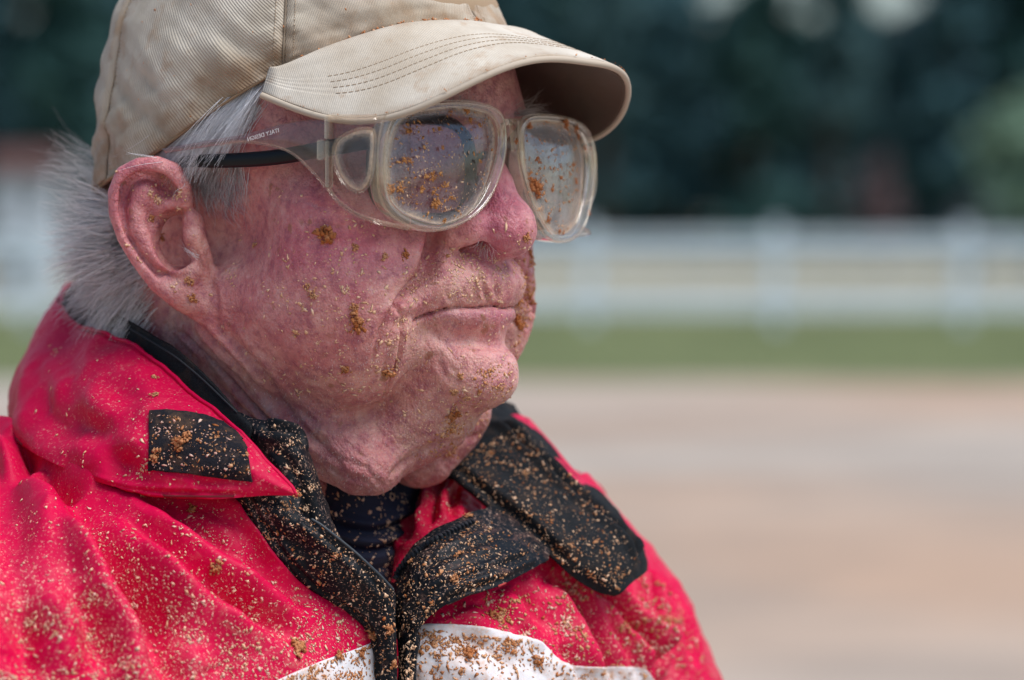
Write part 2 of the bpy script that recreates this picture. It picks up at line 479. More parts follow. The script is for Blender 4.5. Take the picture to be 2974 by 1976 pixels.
def tube_np(P, r, n=8, closed=False, flat=1.0, up=(0, 1, 0)):
    """P (m,3), r scalar or (m,) -> verts, faces. flat scales the section along 'up'"""
    P = np.asarray(P, float); m = len(P); r = np.broadcast_to(np.asarray(r, float), (m,))
    T = np.gradient(P, axis=0) if not closed else np.roll(P, -1, 0)-np.roll(P, 1, 0)
    T /= np.linalg.norm(T, axis=1)[:, None]+1e-9
    upv = np.broadcast_to(np.asarray(up, float), P.shape)
    S = np.cross(T, upv); S /= np.linalg.norm(S, axis=1)[:, None]+1e-9
    U = np.cross(S, T)
    a = np.arange(n)*2*math.pi/n
    V = P[:, None]+r[:, None, None]*(np.cos(a)[None, :, None]*S[:, None]+np.sin(a)[None, :, None]*U[:, None]*flat)
    F = grid_faces(m, n, closeu=closed, closev=True)
    V = V.reshape(-1, 3)
    if not closed:
        c = len(V); V = np.concatenate([V, P[:1], P[-1:]])
        k = np.arange(n); k1 = (k+1) % n
        F = np.concatenate([F, np.stack([np.full(n, c), k1, k, k], -1)[:0]])
        # end caps as quads with a doubled centre are avoided: triangles are stored as degenerate-free fans
        tri = [(c, int(b), int(a_)) for a_, b in zip(k, k1)]+[(c+1, int((m-1)*n+a_), int((m-1)*n+b)) for a_, b in zip(k, k1)]
        return V, F, tri
    return V, F, []
def mixmesh(name, V, quads, tris, mat, parent, **kw):
    """a mesh of quads and triangles"""
    me = bpy.data.meshes.new(name)
    me.from_pydata([tuple(p) for p in world(V)], [], [tuple(int(x) for x in q) for q in quads]+[tuple(t) for t in tris])
    me.polygons.foreach_set('use_smooth', np.ones(len(me.polygons), bool)); me.update()
    return link(name, me, mat, parent, **kw)
def tube(name, P, r, mat, parent, n=8, closed=False, flat=1.0, up=(0, 1, 0), **kw):
    V, F, T = tube_np(P, r, n, closed, flat, up)
    return mixmesh(name, V, F, T, mat, parent, **kw)
def box_np(c, ax, ay, az):
    c = np.asarray(c, float); ax, ay, az = [np.asarray(a, float) for a in (ax, ay, az)]
    V = np.array([c+i*ax+j*ay+k*az for i in (-1, 1) for j in (-1, 1) for k in (-1, 1)])
    F = np.array([(0, 1, 3, 2), (4, 6, 7, 5), (0, 4, 5, 1), (2, 3, 7, 6), (0, 2, 6, 4), (1, 5, 7, 3)])
    return V, F
def bevel_box(name, c, ax, ay, az, mat, parent, bev=.3, **kw):
    V, F = box_np(c, ax, ay, az)
    me = bpy.data.meshes.new(name); bm = bmesh.new()
    vs = [bm.verts.new(p) for p in world(V)]
    for f in F: bm.faces.new([vs[i] for i in f])
    bmesh.ops.recalc_face_normals(bm, faces=bm.faces)
    bmesh.ops.bevel(bm, geom=bm.edges[:], offset=bev*.001, segments=2, affect='EDGES')
    bm.to_mesh(me); bm.free()
    return link(name, me, mat, parent, **kw)

# ---------------------------------------------------------------- materials
class Mat:
    def __init__(s, name):
        s.m = bpy.data.materials.new(name); s.m.use_nodes = True; s.t = s.m.node_tree; s.n = s.t.nodes
        s.b = s.n['Principled BSDF']; s.out = s.n['Material Output']
    def node(s, typ, **kw):
        n = s.n.new(typ)
        for k, v in kw.items():
            if k in n.inputs: n.inputs[k].default_value = v
            else: setattr(n, k, v)
        return n
    def link(s, a, b): s.t.links.new(a, b)
    def set(s, **kw):
        for k, v in kw.items(): s.b.inputs[k.replace('_', ' ')].default_value = v
        return s
    def coord(s, which='Object', scale=(1, 1, 1), rot=(0, 0, 0)):
        t = s.node('ShaderNodeTexCoord'); mp = s.node('ShaderNodeMapping')
        mp.inputs['Scale'].default_value = scale; mp.inputs['Rotation'].default_value = rot
        s.link(t.outputs[which], mp.inputs['Vector']); return mp.outputs[0]
    def noise(s, vec, scale, detail=3, rough=.55, dist=0):
        n = s.node('ShaderNodeTexNoise'); n.inputs['Scale'].default_value = scale; n.inputs['Detail'].default_value = detail
        n.inputs['Roughness'].default_value = rough; n.inputs['Distortion'].default_value = dist
        s.link(vec, n.inputs['Vector']); return n.outputs[0]
    def ramp(s, fac, stops):
        n = s.node('ShaderNodeValToRGB'); e = n.color_ramp.elements
        while len(e) < len(stops): e.new(.5)
        for el, (p, c) in zip(e, stops):
            el.position = p; el.color = (c, c, c, 1) if np.isscalar(c) else tuple(c)+(1,)
        s.link(fac, n.inputs[0]); return n.outputs[0]
    def mix(s, fac, a, b, mode='MIX'):
        n = s.node('ShaderNodeMix', data_type='RGBA', blend_type=mode)
        for sock, val in ((n.inputs[0], fac), (n.inputs[6], a), (n.inputs[7], b)):
            if hasattr(val, 'links'): s.link(val, sock)
            elif np.isscalar(val): sock.default_value = val
            else: sock.default_value = tuple(val)+(1,) if len(val) == 3 else val
        return n.outputs[2]
    def math(s, op, a, b=0.):
        n = s.node('ShaderNodeMath', operation=op)
        for sock, val in ((n.inputs[0], a), (n.inputs[1], b)):
            if hasattr(val, 'links'): s.link(val, sock)
            else: sock.default_value = val
        return n.outputs[0]
    def attr(s, name, out='Fac'):
        n = s.node('ShaderNodeAttribute', attribute_name=name); return n.outputs[out]
    def bump(s, h, strength=.5, dist=.001, normal=None):
        n = s.node('ShaderNodeBump'); n.inputs['Strength'].default_value = strength; n.inputs['Distance'].default_value = dist
        s.link(h, n.inputs['Height'])
        if normal is not None: s.link(normal, n.inputs['Normal'])
        return n.outputs[0]
    def col(s, c): s.link(c, s.b.inputs['Base Color'])
    def nor(s, c): s.link(c, s.b.inputs['Normal'])

def flat_mat(name, c, rough=.6, **kw):
    m = Mat(name); m.set(Base_Color=tuple(c)+(1,), Roughness=rough)
    for k, v in kw.items(): m.b.inputs[k.replace('_', ' ')].default_value = v
    return m.m

# skin
def skin_material():
    m = Mat('weathered skin')
    v = m.coord('Object')
    base = m.attr('tint', 'Color')
    n1 = m.noise(v, 55, 5, .62); n2 = m.noise(v, 210, 4, .62); n3 = m.noise(v, 700, 3, .6)
    c = m.mix(m.ramp(n1, [(.36, 0), (.66, 1)]), m.mix(.46, base, (.40, .060, .11)), m.mix(.20, base, (.84, .58, .52)))
    c = m.mix(m.math('MULTIPLY', m.ramp(n2, [(.49, 0), (.66, 1)]), .62), c, (.30, .07, .115))
    c = m.mix(m.math('MULTIPLY', m.ramp(n2, [(.30, 1), (.46, 0)]), .22), c, (.80, .60, .56))
    c = m.mix(m.math('MULTIPLY', m.ramp(n3, [(.55, 0), (.75, 1)]), .35), c, (.27, .08, .11))
    # thread veins
    vw = m.noise(m.coord('Object', (1, 1, .6)), 120, 4, .6, 1.6)
    vein = m.ramp(m.math('ABSOLUTE', m.math('SUBTRACT', vw, .5)), [(.0, 1), (.018, 0)])
    sel = m.ramp(m.noise(v, 48, 2), [(.5, 0), (.68, 1)])
    c = m.mix(m.math('MULTIPLY', m.math('MULTIPLY', vein, sel), .75), c, (.20, .05, .10))
    # age spots
    sp = m.ramp(m.noise(v, 150, 2, .5), [(.64, 0), (.70, 1)])
    sp = m.math('MULTIPLY', sp, m.ramp(m.noise(v, 30, 1), [(.48, 0), (.6, 1)]))
    c = m.mix(m.math('MULTIPLY', sp, .7), c, (.30, .12, .06))
    # film of dried dirt
    dn = m.ramp(m.noise(v, 330, 5, .75), [(.50, 0), (.66, 1)])
    c = m.mix(m.math('MULTIPLY', m.math('MULTIPLY', dn, m.attr('dirt')), .45), c, (.66, .42, .27))
    gr = m.ramp(m.noise(v, 1050, 3, .6), [(.60, 0), (.66, 1)])
    c = m.mix(m.math('MULTIPLY', m.math('MULTIPLY', gr, m.math('MINIMUM', m.math('MULTIPLY', m.attr('dirt'), 1.6), 1.)), .85), c, (.78, .50, .32))
    m.col(c)
    vo = m.node('ShaderNodeTexVoronoi', Scale=1150.); m.link(m.coord('Object', (1, 1, .75)), vo.inputs['Vector'])
    h = m.math('ADD', m.math('MULTIPLY', vo.outputs['Distance'], .5), m.math('MULTIPLY', n3, 1.2))
    h = m.math('ADD', h, m.math('MULTIPLY', n2, 1.6))
    m.nor(m.bump(h, .75, .0007))
    m.set(Roughness=.50, Subsurface_Weight=.30, Subsurface_Scale=.0035, Specular_IOR_Level=.42)
    m.b.inputs['Subsurface Radius'].default_value = (1, .3, .18)
    m.link(m.ramp(n2, [(.3, .34), (.7, .54)]), m.b.inputs['Roughness'])
    return m.m

def twill_material(name, c_lo, c_hi, ang, stain=True, rib=.20):
    m = Mat(name)
    uv = m.coord('UV', (1, 1, 1), (0, 0, ang))
    wv = m.node('ShaderNodeTexWave', wave_type='BANDS', bands_direction='X'); wv.inputs['Scale'].default_value = 350; wv.inputs['Distortion'].default_value = .6; wv.inputs['Detail'].default_value = 1
    m.link(uv, wv.inputs['Vector'])
    ob = m.coord('Object')
    n = m.noise(ob, 28, 4, .55); n2 = m.noise(ob, 500, 3, .6); n3 = m.noise(ob, 90, 4, .6)
    c = m.mix(m.ramp(n, [(.34, 0), (.62, 1)]), c_lo, c_hi)
    c = m.mix(m.math('MULTIPLY', wv.outputs[0], rib), c, tuple(x*.50 for x in c_lo))
    c = m.mix(m.math('MULTIPLY', n2, .16), c, tuple(x*.6 for x in c_lo))
    if stain:
        st = m.math('MULTIPLY', m.attr('stain'), m.ramp(n3, [(.33, .25), (.62, 1)]))
        c = m.mix(m.math('MULTIPLY', st, .8), c, (.25, .15, .08))
        sp = m.ramp(m.noise(ob, 60, 5, .65), [(.57, 0), (.68, 1)])
        c = m.mix(m.math('MULTIPLY', sp, .50), c, (.38, .235, .13))
    m.col(c)
    h = m.math('ADD', m.math('MULTIPLY', wv.outputs[0], -5*rib), m.math('MULTIPLY', n2, .8))
    m.nor(m.bump(h, .5, .0004)); m.set(Roughness=.88, Specular_IOR_Level=.2, Sheen_Weight=.15)
    return m.m

def nylon_material(name, c, dust=.5, rough=.42, dust_col=(.70, .24, .27), spec=.12, smear=(.62, .30, .22), grain=(.80, .52, .40)):
    m = Mat(name); ob = m.coord('Object')
    n = m.noise(ob, 22, 4, .6); n2 = m.noise(ob, 260, 5, .7); n3 = m.noise(ob, 900, 2, .6)
    a = m.attr('dust')
    f = m.math('MULTIPLY', m.ramp(n, [(.40, 0), (.68, 1)]), m.ramp(n2, [(.42, .05), (.70, 1)]))
    f = m.math('MULTIPLY', m.math('MULTIPLY', f, a), dust)
    cc = m.mix(m.math('MULTIPLY', m.ramp(n, [(.3, 0), (.7, 1)]), .25), c, tuple(x*.72 for x in c))
    cc = m.mix(f, cc, dust_col)
    sm = m.math('MULTIPLY', m.ramp(m.noise(m.coord('Object', (1, 1, 1.6)), 75, 6, .72, .6), [(.56, 0), (.68, 1)]), a)
    cc = m.mix(m.math('MULTIPLY', sm, m.math('MULTIPLY', m.ramp(n3, [(.35, .2), (.6, 1)]), .55*min(1, dust*2))), cc, smear)
    gr = m.math('MULTIPLY', m.ramp(m.noise(ob, 850, 3, .62), [(.59, 0), (.65, 1)]), m.ramp(n, [(.35, .15), (.62, 1)]))
    cc = m.mix(m.math('MULTIPLY', m.math('MULTIPLY', gr, a), .8), cc, grain)
    m.col(cc)
    m.set(Roughness=rough, Specular_IOR_Level=spec)
    m.link(m.math('ADD', m.math('MULTIPLY', f, .5), rough), m.b.inputs['Roughness'])
    h = m.math('ADD', m.math('MULTIPLY', n3, .4), m.math('MULTIPLY', m.noise(ob, 120, 3, .6), 2.0))
    m.nor(m.bump(h, .35, .0005)); return m.m

def soft_black(name, c=(.012, .014, .018), rough=.8, scale=1400, dust=.0):
    m = Mat(name); ob = m.coord('Object'); n = m.noise(ob, scale, 2, .7); n2 = m.noise(ob, 90, 5, .7)
    cc = m.mix(m.ramp(n, [(.4, 0), (.75, 1)]), c, tuple(x*3.2+.004 for x in c))
    cc = m.mix(m.math('MULTIPLY', m.ramp(n2, [(.5, 0), (.75, 1)]), dust), cc, (.20, .11, .06))
    m.col(cc); m.set(Roughness=rough, Specular_IOR_Level=.3); m.nor(m.bump(n, .6, .0006)); return m.m

def clear_plastic(name, tint=(.93, .88, .82), milk=.12, milk_col=(.62, .55, .47), rough=.08, refl=1.0, edge=None, edge_col=(.60, .45, .33), scratch=.0):
    m = Mat(name); m.n.remove(m.b)
    tr = m.node('ShaderNodeBsdfTransparent'); tr.inputs[0].default_value = tint+(1,)
    gl = m.node('ShaderNodeBsdfGlossy'); gl.inputs['Roughness'].default_value = rough; gl.inputs[0].default_value = (1, 1, 1, 1)
    df = m.node('ShaderNodeBsdfDiffuse'); tl = m.node('ShaderNodeBsdfTranslucent')
    ob = m.coord('Object'); n = m.noise(ob, 130, 5, .65); n2 = m.noise(ob, 700, 4, .7)
    col = milk_col; fac = m.math('MULTIPLY', m.ramp(n, [(.3, .55), (.7, 1.5)]), milk)
    if edge:
        e = m.attr(edge); ee = m.math('MULTIPLY', m.math('POWER', e, 1.6), m.ramp(n2, [(.3, .35), (.6, 1)]))
        fac = m.math('MINIMUM', m.math('ADD', fac, m.math('MULTIPLY', ee, .85)), .95)
        cm = m.mix(ee, milk_col, edge_col); m.link(cm, df.inputs[0]); m.link(cm, tl.inputs[0])
    else:
        df.inputs[0].default_value = milk_col+(1,); tl.inputs[0].default_value = milk_col+(1,)
    mk_ = m.node('ShaderNodeMixShader'); mk_.inputs[0].default_value = .35; m.link(df.outputs[0], mk_.inputs[1]); m.link(tl.outputs[0], mk_.inputs[2])
    a = m.node('ShaderNodeMixShader'); m.link(fac, a.inputs[0]); m.link(tr.outputs[0], a.inputs[1]); m.link(mk_.outputs[0], a.inputs[2])
    fr = m.node('ShaderNodeFresnel'); fr.inputs['IOR'].default_value = 1.5
    bf = m.bump(n, .15, .0006); m.link(bf, gl.inputs['Normal']); m.link(bf, fr.inputs['Normal'])
    b = m.node('ShaderNodeMixShader'); geo = m.node('ShaderNodeNewGeometry'); front = m.math('SUBTRACT', 1., geo.outputs['Backfacing'])
    m.link(m.math('MULTIPLY', m.math('MINIMUM', m.math('MULTIPLY', fr.outputs[0], refl), 1.), front), b.inputs[0])
    m.link(a.outputs[0], b.inputs[1]); m.link(gl.outputs[0], b.inputs[2]); m.link(b.outputs[0], m.out.inputs[0])
    return m.m

def mud_material(name, a, b):
    m = Mat(name); ob = m.coord('Object'); n = m.noise(ob, 400, 3, .6); n2 = m.noise(ob, 2500, 2, .6)
    at = m.attr('tone')
    c = m.mix(at, a, b)
    m.col(m.mix(m.math('MULTIPLY', n, .12), c, tuple(x*.5 for x in a)))
    m.set(Roughness=.95, Specular_IOR_Level=.15); m.nor(m.bump(n2, .6, .0003)); return m.m

def hair_material(name, c_lo, c_hi, rough=.45):
    m = Mat(name)
    hi = m.node('ShaderNodeHairInfo')
    m.col(m.mix(hi.outputs['Random'], c_lo, c_hi)); m.set(Roughness=rough, Specular_IOR_Level=.5)
    m.b.inputs['Transmission Weight'].default_value = 0
    return m.m

def hair(name, strands, radius, mat, parent, taper=.25, kind=None):
    """strands: list of (k,3) body-mm arrays"""
    cu = bpy.data.hair_curves.new(name)
    sizes = [len(s) for s in strands]; cu.add_curves(sizes)
    P = world(np.concatenate(strands)).astype(np.float32)
    cu.attributes['position'].data.foreach_set('vector', P.ravel())
    if 'radius' not in cu.attributes: cu.attributes.new('radius', 'FLOAT', 'POINT')
    rr = np.concatenate([np.linspace(1, taper, k) for k in sizes])*radius*.001
    if np.ndim(radius): rr = np.concatenate([np.linspace(1, taper, k)*r*.001 for k, r in zip(sizes, radius)])
    cu.attributes['radius'].data.foreach_set('value', rr.astype(np.float32))
    o = bpy.data.objects.new(name, cu); COL.objects.link(o); cu.materials.append(mat); 
    o.parent = parent
    o.matrix_parent_inverse = Matrix.Translation(-WLOC.get(parent.name, Vector((0, 0, 0))))
    if kind: o['kind'] = kind
    return o

# ---------------------------------------------------------------- specks of mud
def speck_mesh(pts, nrm, size, flat=.45, stretch=1.8, seed=3, sink=.15, tone=None):
    """irregular low-poly chips lying on a surface"""
    r = np.random.default_rng(seed); n = len(pts)
    base = np.array([(0, 0, 1.), (1, 0, .15), (.5, .87, .1), (-.5, .87, .15), (-1, 0, .1), (-.5, -.87, .15), (.5, -.87, .1), (0, 0, -.6)])
    tris = [(0, 1, 2), (0, 2, 3), (0, 3, 4), (0, 4, 5), (0, 5, 6), (0, 6, 1), (7, 2, 1), (7, 3, 2), (7, 4, 3), (7, 5, 4), (7, 6, 5), (7, 1, 6)]
    nrm = nrm/np.linalg.norm(nrm, axis=1)[:, None]
    a = np.cross(nrm, r.normal(size=(n, 3))); a /= np.linalg.norm(a, axis=1)[:, None]; b = np.cross(nrm, a)
    jit = r.uniform(.35, 1.45, (n, 8, 1))
    q = base[None]*jit+r.normal(size=(n, 8, 3))*.2
    size = np.minimum(np.asarray(size), 1.25)
    st = r.uniform(1, stretch, (n, 1)); fl = flat*r.uniform(.6, 1.6, (n, 1)); s = np.asarray(size)[:, None]
    V = pts[:, None]+(q[..., 0]*s*st)[..., None]*a[:, None]+(q[..., 1]*s/st**.5)[..., None]*b[:, None]+((q[..., 2]+sink)*s*fl)[..., None]*nrm[:, None]
    F = (np.array(tris)[None]+8*np.arange(n)[:, None, None]).reshape(-1, 3)
    if tone is None: tone = r.uniform(0, 1, n)
    return V.reshape(-1, 3), F, np.repeat(tone, 8)
def mud_specks(name, pts, nrm, size, mat, parent, **kw):
    V, F, tone = speck_mesh(np.asarray(pts), np.asarray(nrm), np.minimum(size, .72), **kw)
    return mk(name, V, F, mat, parent, attrs={'tone': tone}, smooth=False, kind='stuff')
def clump(name, p, nrm, r_mm, mat, parent, seed=0, n=10, tone=.2):
    n = int(n*2.2)
    """one lump of mud: many chips grown together"""
    r = np.random.default_rng(seed); nrm = nrm/np.linalg.norm(nrm)
    a = np.cross(nrm, (.3, .2, .9)); a /= np.linalg.norm(a); b = np.cross(nrm, a)
    off = r.normal(size=(n, 2))*r_mm*.45
    pts = p+off[:, :1]*a+off[:, 1:]*b+nrm*r.uniform(0, .25, (n, 1))*r_mm
    V, F, t = speck_mesh(pts, np.repeat(nrm[None], n, 0), r.uniform(.13, .38, n)*r_mm, flat=.9, stretch=1.5, seed=seed+5, tone=np.clip(tone+r.uniform(-.2, .2, n), 0, 1))
    return mk(name, V, F, mat, parent, attrs={'tone': t}, smooth=False)
def scatter_px(bvh, n, region, seed, dens=None, clump_n=0):
    """points on a surface, chosen inside a measured outline; dens(u,v)->0..1; some bunched together"""
    r = np.random.default_rng(seed); reg = np.array(region, float); lo, hi = reg.min(0), reg.max(0)
    P, N = [], []; tries = 0
    centers = []
    while len(P) < n and tries < n*30:
        tries += 1
        if clump_n and centers and r.random() < .55:
            c = centers[r.integers(len(centers))]; u, v = c+r.normal(size=2)*clump_n*r.uniform(.2, 1.2)
        else:
            u, v = r.uniform(lo, hi); 
            if clump_n and r.random() < .12: centers.append(np.array([u, v]))
        if not inpoly(u, v, reg): continue
        if dens is not None and r.random() > dens(u, v): continue
        p, nn = cast(bvh, u, v)
        if p is None: continue
        if nn@(EYE-p) < 0: nn = -nn
        P.append(p); N.append(nn)
    return np.array(P), np.array(N)
def inpoly(x, y, pg):
    c = False; j = len(pg)-1
    for i in range(len(pg)):
        xi, yi = pg[i]; xj, yj = pg[j]
        if (yi > y) != (yj > y) and x < (xj-xi)*(y-yi)/(yj-yi+1e-12)+xi: c = not c
        j = i
    return c
def bvh_mesh(V, F): return BVHTree.FromPolygons([tuple(v) for v in np.asarray(V)], [tuple(int(i) for i in f) for f in np.asarray(F)])

# ================================================================ THE PLACE BEHIND HIM
def gy(v): return CAM_H*FOC/(v-620)                       # distance of the ground seen at height v
def wx(u, Y): return (u-1487)/FOC*Y
def wz(v, Y): return CAM_H-(v-620)/FOC*Y
def ground_mat(name, c1, c2, scale, c3=None, yband=None, stretch=(1, 1, 1)):
    m = Mat(name); ob = m.coord('Object', stretch); n = m.noise(ob, scale, 5, .6); n2 = m.noise(ob, scale*14, 4, .65)
    c = m.mix(m.ramp(n, [(.36, 0), (.64, 1)]), c1, c2)
    if c3: c = m.mix(m.math('MULTIPLY', m.ramp(m.noise(ob, scale*.45, 3, .5), [(.44, 0), (.60, 1)]), .8), c, c3)
    c = m.mix(m.math('MULTIPLY', m.ramp(m.noise(ob, scale*4.5, 3, .6), [(.46, 0), (.62, 1)]), .45), c, tuple(x*.72 for x in c1))
    c = m.mix(m.math('MULTIPLY', n2, .4), c, tuple(x*.55 for x in c1)); m.col(c)
    m.set(Roughness=.95, Specular_IOR_Level=.1); m.nor(m.bump(n2, .8, .03)); return m.m
def sheet(name, x0, x1, y0, y1, z, mat, nx=60, ny=60, amp=.0, seed=0):
    X, Y = np.meshgrid(np.linspace(x0, x1, nx), np.linspace(y0, y1, ny), indexing='ij')
    Z = z+amp*fbm(np.stack([X/1.3, Y/1.3, 0*X], -1), 3, seed)
    me = np_mesh(name, np.stack([X, Y, Z], -1).reshape(-1, 3), grid_faces(nx, ny))
    o = link(name, me, mat); o['kind'] = 'structure'; return o
sheet('ground', -450, 450, -60, 850, -.06, ground_mat('pale field', (.30, .27, .17), (.40, .36, .26), .10), 40, 60)
sheet('dirt_track', -60, 60, -6, gy(1110), 0, ground_mat('raked clay and sand', (.36, .305, .26), (.55, .50, .44), .30, (.50, .325, .22), None, (.55, .8, 1)), 240, 120, .015, 5)
sheet('grass_verge', -60, 60, gy(1110), gy(915), .012, ground_mat('grass verge', (.130, .160, .070), (.195, .222, .105), .45, None, None, (.5, 1, 1)), 200, 60, .03, 6)
# tufts on the verge, one mass
r_ = np.random.default_rng(41); n = 9000
gx = r_.uniform(-12, 12, n); gyy = r_.uniform(gy(1110), gy(915), n); h = r_.uniform(.03, .09, n); a = r_.uniform(0, 6.28, n); w_ = .012
V = np.stack([np.stack([gx-w_*np.cos(a), gyy-w_*np.sin(a), 0*gx], -1), np.stack([gx+w_*np.cos(a), gyy+w_*np.sin(a), 0*gx], -1), np.stack([gx+.03*np.sin(a), gyy, h], -1)], 1).reshape(-1, 3)
o = link('grass', np_mesh('grass', V, np.arange(3*n).reshape(-1, 3), False), flat_mat('grass blade', (.16, .185, .10), .8)); o['kind'] = 'stuff'

# white board fence
FY = gy(952)
WHITE = Mat('weathered white paint'); ob = WHITE.coord('Object'); WHITE.col(WHITE.mix(WHITE.ramp(WHITE.noise(ob, 3, 4), [(.35, 0), (.7, 1)]), (.60, .69, .77), (.74, .82, .89))); WHITE.set(Roughness=.6); WHITE = WHITE.m
fence = thing('board_fence', 'long white board fence crossing the grass behind the man', 'fence', (0, FY, 0))
def wbox(name, c, h, mat, parent, bev=.01, rot=0, **kw):
    me = bpy.data.meshes.new(name); bm = bmesh.new(); bmesh.ops.create_cube(bm, size=2)
    for v in bm.verts: v.co = Vector((v.co.x*h[0], v.co.y*h[1], v.co.z*h[2]))
    if bev: bmesh.ops.bevel(bm, geom=bm.edges[:], offset=bev, segments=1, affect='EDGES')
    bm.to_mesh(me); bm.free(); o = link(name, me, mat, parent, **kw); o.location = Vector(c); 
    if rot: o.rotation_euler.z = rot
    return o
post_me = rail_me = None
pu = [wx(1712+543*k, FY) for k in range(-6, 6)]
for i, x in enumerate(pu):
    if i == 0:
        p0 = wbox('post', (x, FY, .68), (.085, .085, .70), WHITE, fence)
        cap0 = wbox('post_cap', (x, FY, 1.402), (.095, .095, .02), WHITE, fence)
    else:
        for src in (p0, cap0):
            c = src.copy(); COL.objects.link(c); c.location.x = x
r0 = None
for i in range(len(pu)-1):
    for v in (697, 740, 848, 890):
        z = wz(v, FY)
        if r0 is None: r0 = wbox('rail', ((pu[0]+pu[1])/2, FY-.095, z), ((pu[1]-pu[0])/2-.004, .018, .072), WHITE, fence, .004)
        else: c = r0.copy(); COL.objects.link(c); c.location = ((pu[i]+pu[i+1])/2, FY-.095, z)

# trees
def leaf_mat(name, c1, c2):
    m = Mat(name); ob = m.coord('Object'); n = m.noise(ob, .9, 3); n2 = m.noise(ob, 6, 2)
    c = m.mix(m.ramp(n, [(.35, 0), (.65, 1)]), c1, c2); m.col(m.mix(m.math('MULTIPLY', n2, .25), c, tuple(x*.6 for x in c1))); m.set(Roughness=.7, Specular_IOR_Level=.2); return m.m
PINE = leaf_mat('pine needles', (.034, .095, .112), (.062, .140, .158)); PINE2 = leaf_mat('blue green needles', (.050, .115, .125), (.080, .155, .165)); CEDAR = leaf_mat('dark cedar', (.022, .070, .070), (.040, .105, .095))
PALE = leaf_mat('pale spring leaves', (.16, .27, .19), (.26, .38, .28)); TWIG = leaf_mat('bare pinkish twigs', (.14, .095, .10), (.24, .17, .18)); BARK = flat_mat('grey brown bark', (.085, .065, .055), .9)
def tree_meshes(seed, H, W, base, mat_leaf, round_=False, n=2400, leaf=.34):
    r = np.random.default_rng(seed)
    m = 14; t = np.linspace(0, 1, m); C = np.stack([.25*np.sin(t*2.3+seed), .2*np.cos(t*1.9+seed)-.2, t*H*.97], -1)
    parts = [tube_np(C, (.17+.012*H)*(1-t*.9), 8, up=(1, 0, 0))]
    limbs = []
    for k in range(26):
        f = r.uniform(base, .93); a = r.uniform(0, 6.28); L = W*(1-(f-base)/(1-base)*.8 if not round_ else math.sin(math.pi*np.clip((f-base)/(1-base), .1, .95)))*r.uniform(.6, 1)
        s = C[int(f*(m-1))]; e = s+np.array([math.cos(a)*L, math.sin(a)*L, r.uniform(-.1, .35)*L]); P = np.linspace(0, 1, 5)[:, None]*(e-s)+s; P[:, 2] += .1*L*np.sin(np.linspace(0, 3.1, 5))
        parts.append(tube_np(P, np.linspace(.06, .012, 5), 5, up=(0, 0, 1))); limbs.append((s, e))
    V = []; F = []; T = []; o = 0
    for v, f, tr in parts: V.append(v); F += (f+o).tolist(); T += [tuple(np.array(x)+o) for x in tr]; o += len(v)
    trunk = (np.concatenate(V), F, T)
    c = []
    for s, e in limbs:
        k = n//len(limbs); f = r.uniform(.15, 1.05, k)[:, None]; p = s+(e-s)*f
        c.append(p+r.normal(size=(k, 3))*np.array([.42, .42, .30])*W*.28)
    c = np.concatenate(c); k = len(c); a = r.normal(size=(k, 3)); a /= np.linalg.norm(a, axis=1)[:, None]; b = np.cross(a, r.normal(size=(k, 3))); b /= np.linalg.norm(b, axis=1)[:, None]
    sz = leaf*r.uniform(.5, 1.4, (k, 1)); Q = np.stack([c-a*sz-b*sz*.5, c+a*sz-b*sz*.4, c+a*sz*.8+b*sz*.5, c-a*sz*.7+b*sz*.6], 1).reshape(-1, 3)
    return trunk, (Q, np.arange(4*k).reshape(-1, 4), mat_leaf)
def plant_tree(name, label, cat, x, y, spec, group=None, s=1.0, rot=0.):
    (tv, tf, tt), (lv, lf, lm) = spec
    t = thing(name, label, cat, (x, y, 0), group); t.rotation_euler.z = rot; t.scale = (s, s, s)
    key = id(spec)
    if key not in _tm:
        me = bpy.data.meshes.new('trunk'); me.from_pydata([tuple(p) for p in tv], [], [tuple(q) for q in tf]+list(map(tuple, tt))); me.materials.append(BARK); me.polygons.foreach_set('use_smooth', np.ones(len(me.polygons), bool))
        cm = np_mesh('crown', lv, lf, False); cm.materials.append(lm); _tm[key] = (me, cm)
    for nm, me in zip(('trunk', 'crown'), _tm[key]):
        o = bpy.data.objects.new(nm, me); COL.objects.link(o); o.parent = t
    return t
_tm = {}
kinds = [tree_meshes(1, 13, 3.0, .12, PINE), tree_meshes(2, 15, 2.6, .20, PINE2), tree_meshes(3, 12, 3.3, .05, CEDAR), tree_meshes(4, 14, 3.2, .10, PINE)]
words = ['dark pine', 'bluish pine', 'dense dark cedar', 'broad pine']
r_ = np.random.default_rng(12)
def top_limit(u, row, s):
    if abs(u-2559) < 105: return (.66, .70, .78)[row]
    if 1780 < u < 2750: return min(s, (.82, .92, 1.0)[row]*r_.uniform(.90, 1.04))
    return s
for u, k, s, place in [(-60, 0, 1.0, 'above the shed at the left edge'), (190, 2, 1.02, 'close to the back of the cap'), (1500, 3, .80, 'half hidden by the front of the cap'),
        (1730, 1, .98, 'just above the tip of the cap\'s peak'), (1960, 0, .84, 'second to the right of the peak\'s tip'), (2170, 2, .86, 'midway between the peak and the bright gap of sky'),
        (2370, 1, .86, 'left of the bright gap of sky and the bare tree'), (2575, 3, .60, 'low, under the brightest gap of sky and behind the bare tree'), (2780, 0, 1.0, 'rising behind the low grey green shrub'), (3000, 2, 1.05, 'behind the pale leafy tree at the right edge')]:
    plant_tree('pine_tree', 'blurred %s %s' % (words[k], place), 'tree', wx(u, 104), 104+r_.uniform(-2, 2), kinds[k], 'pines along the near edge of the wood', s, r_.uniform(0, 6))
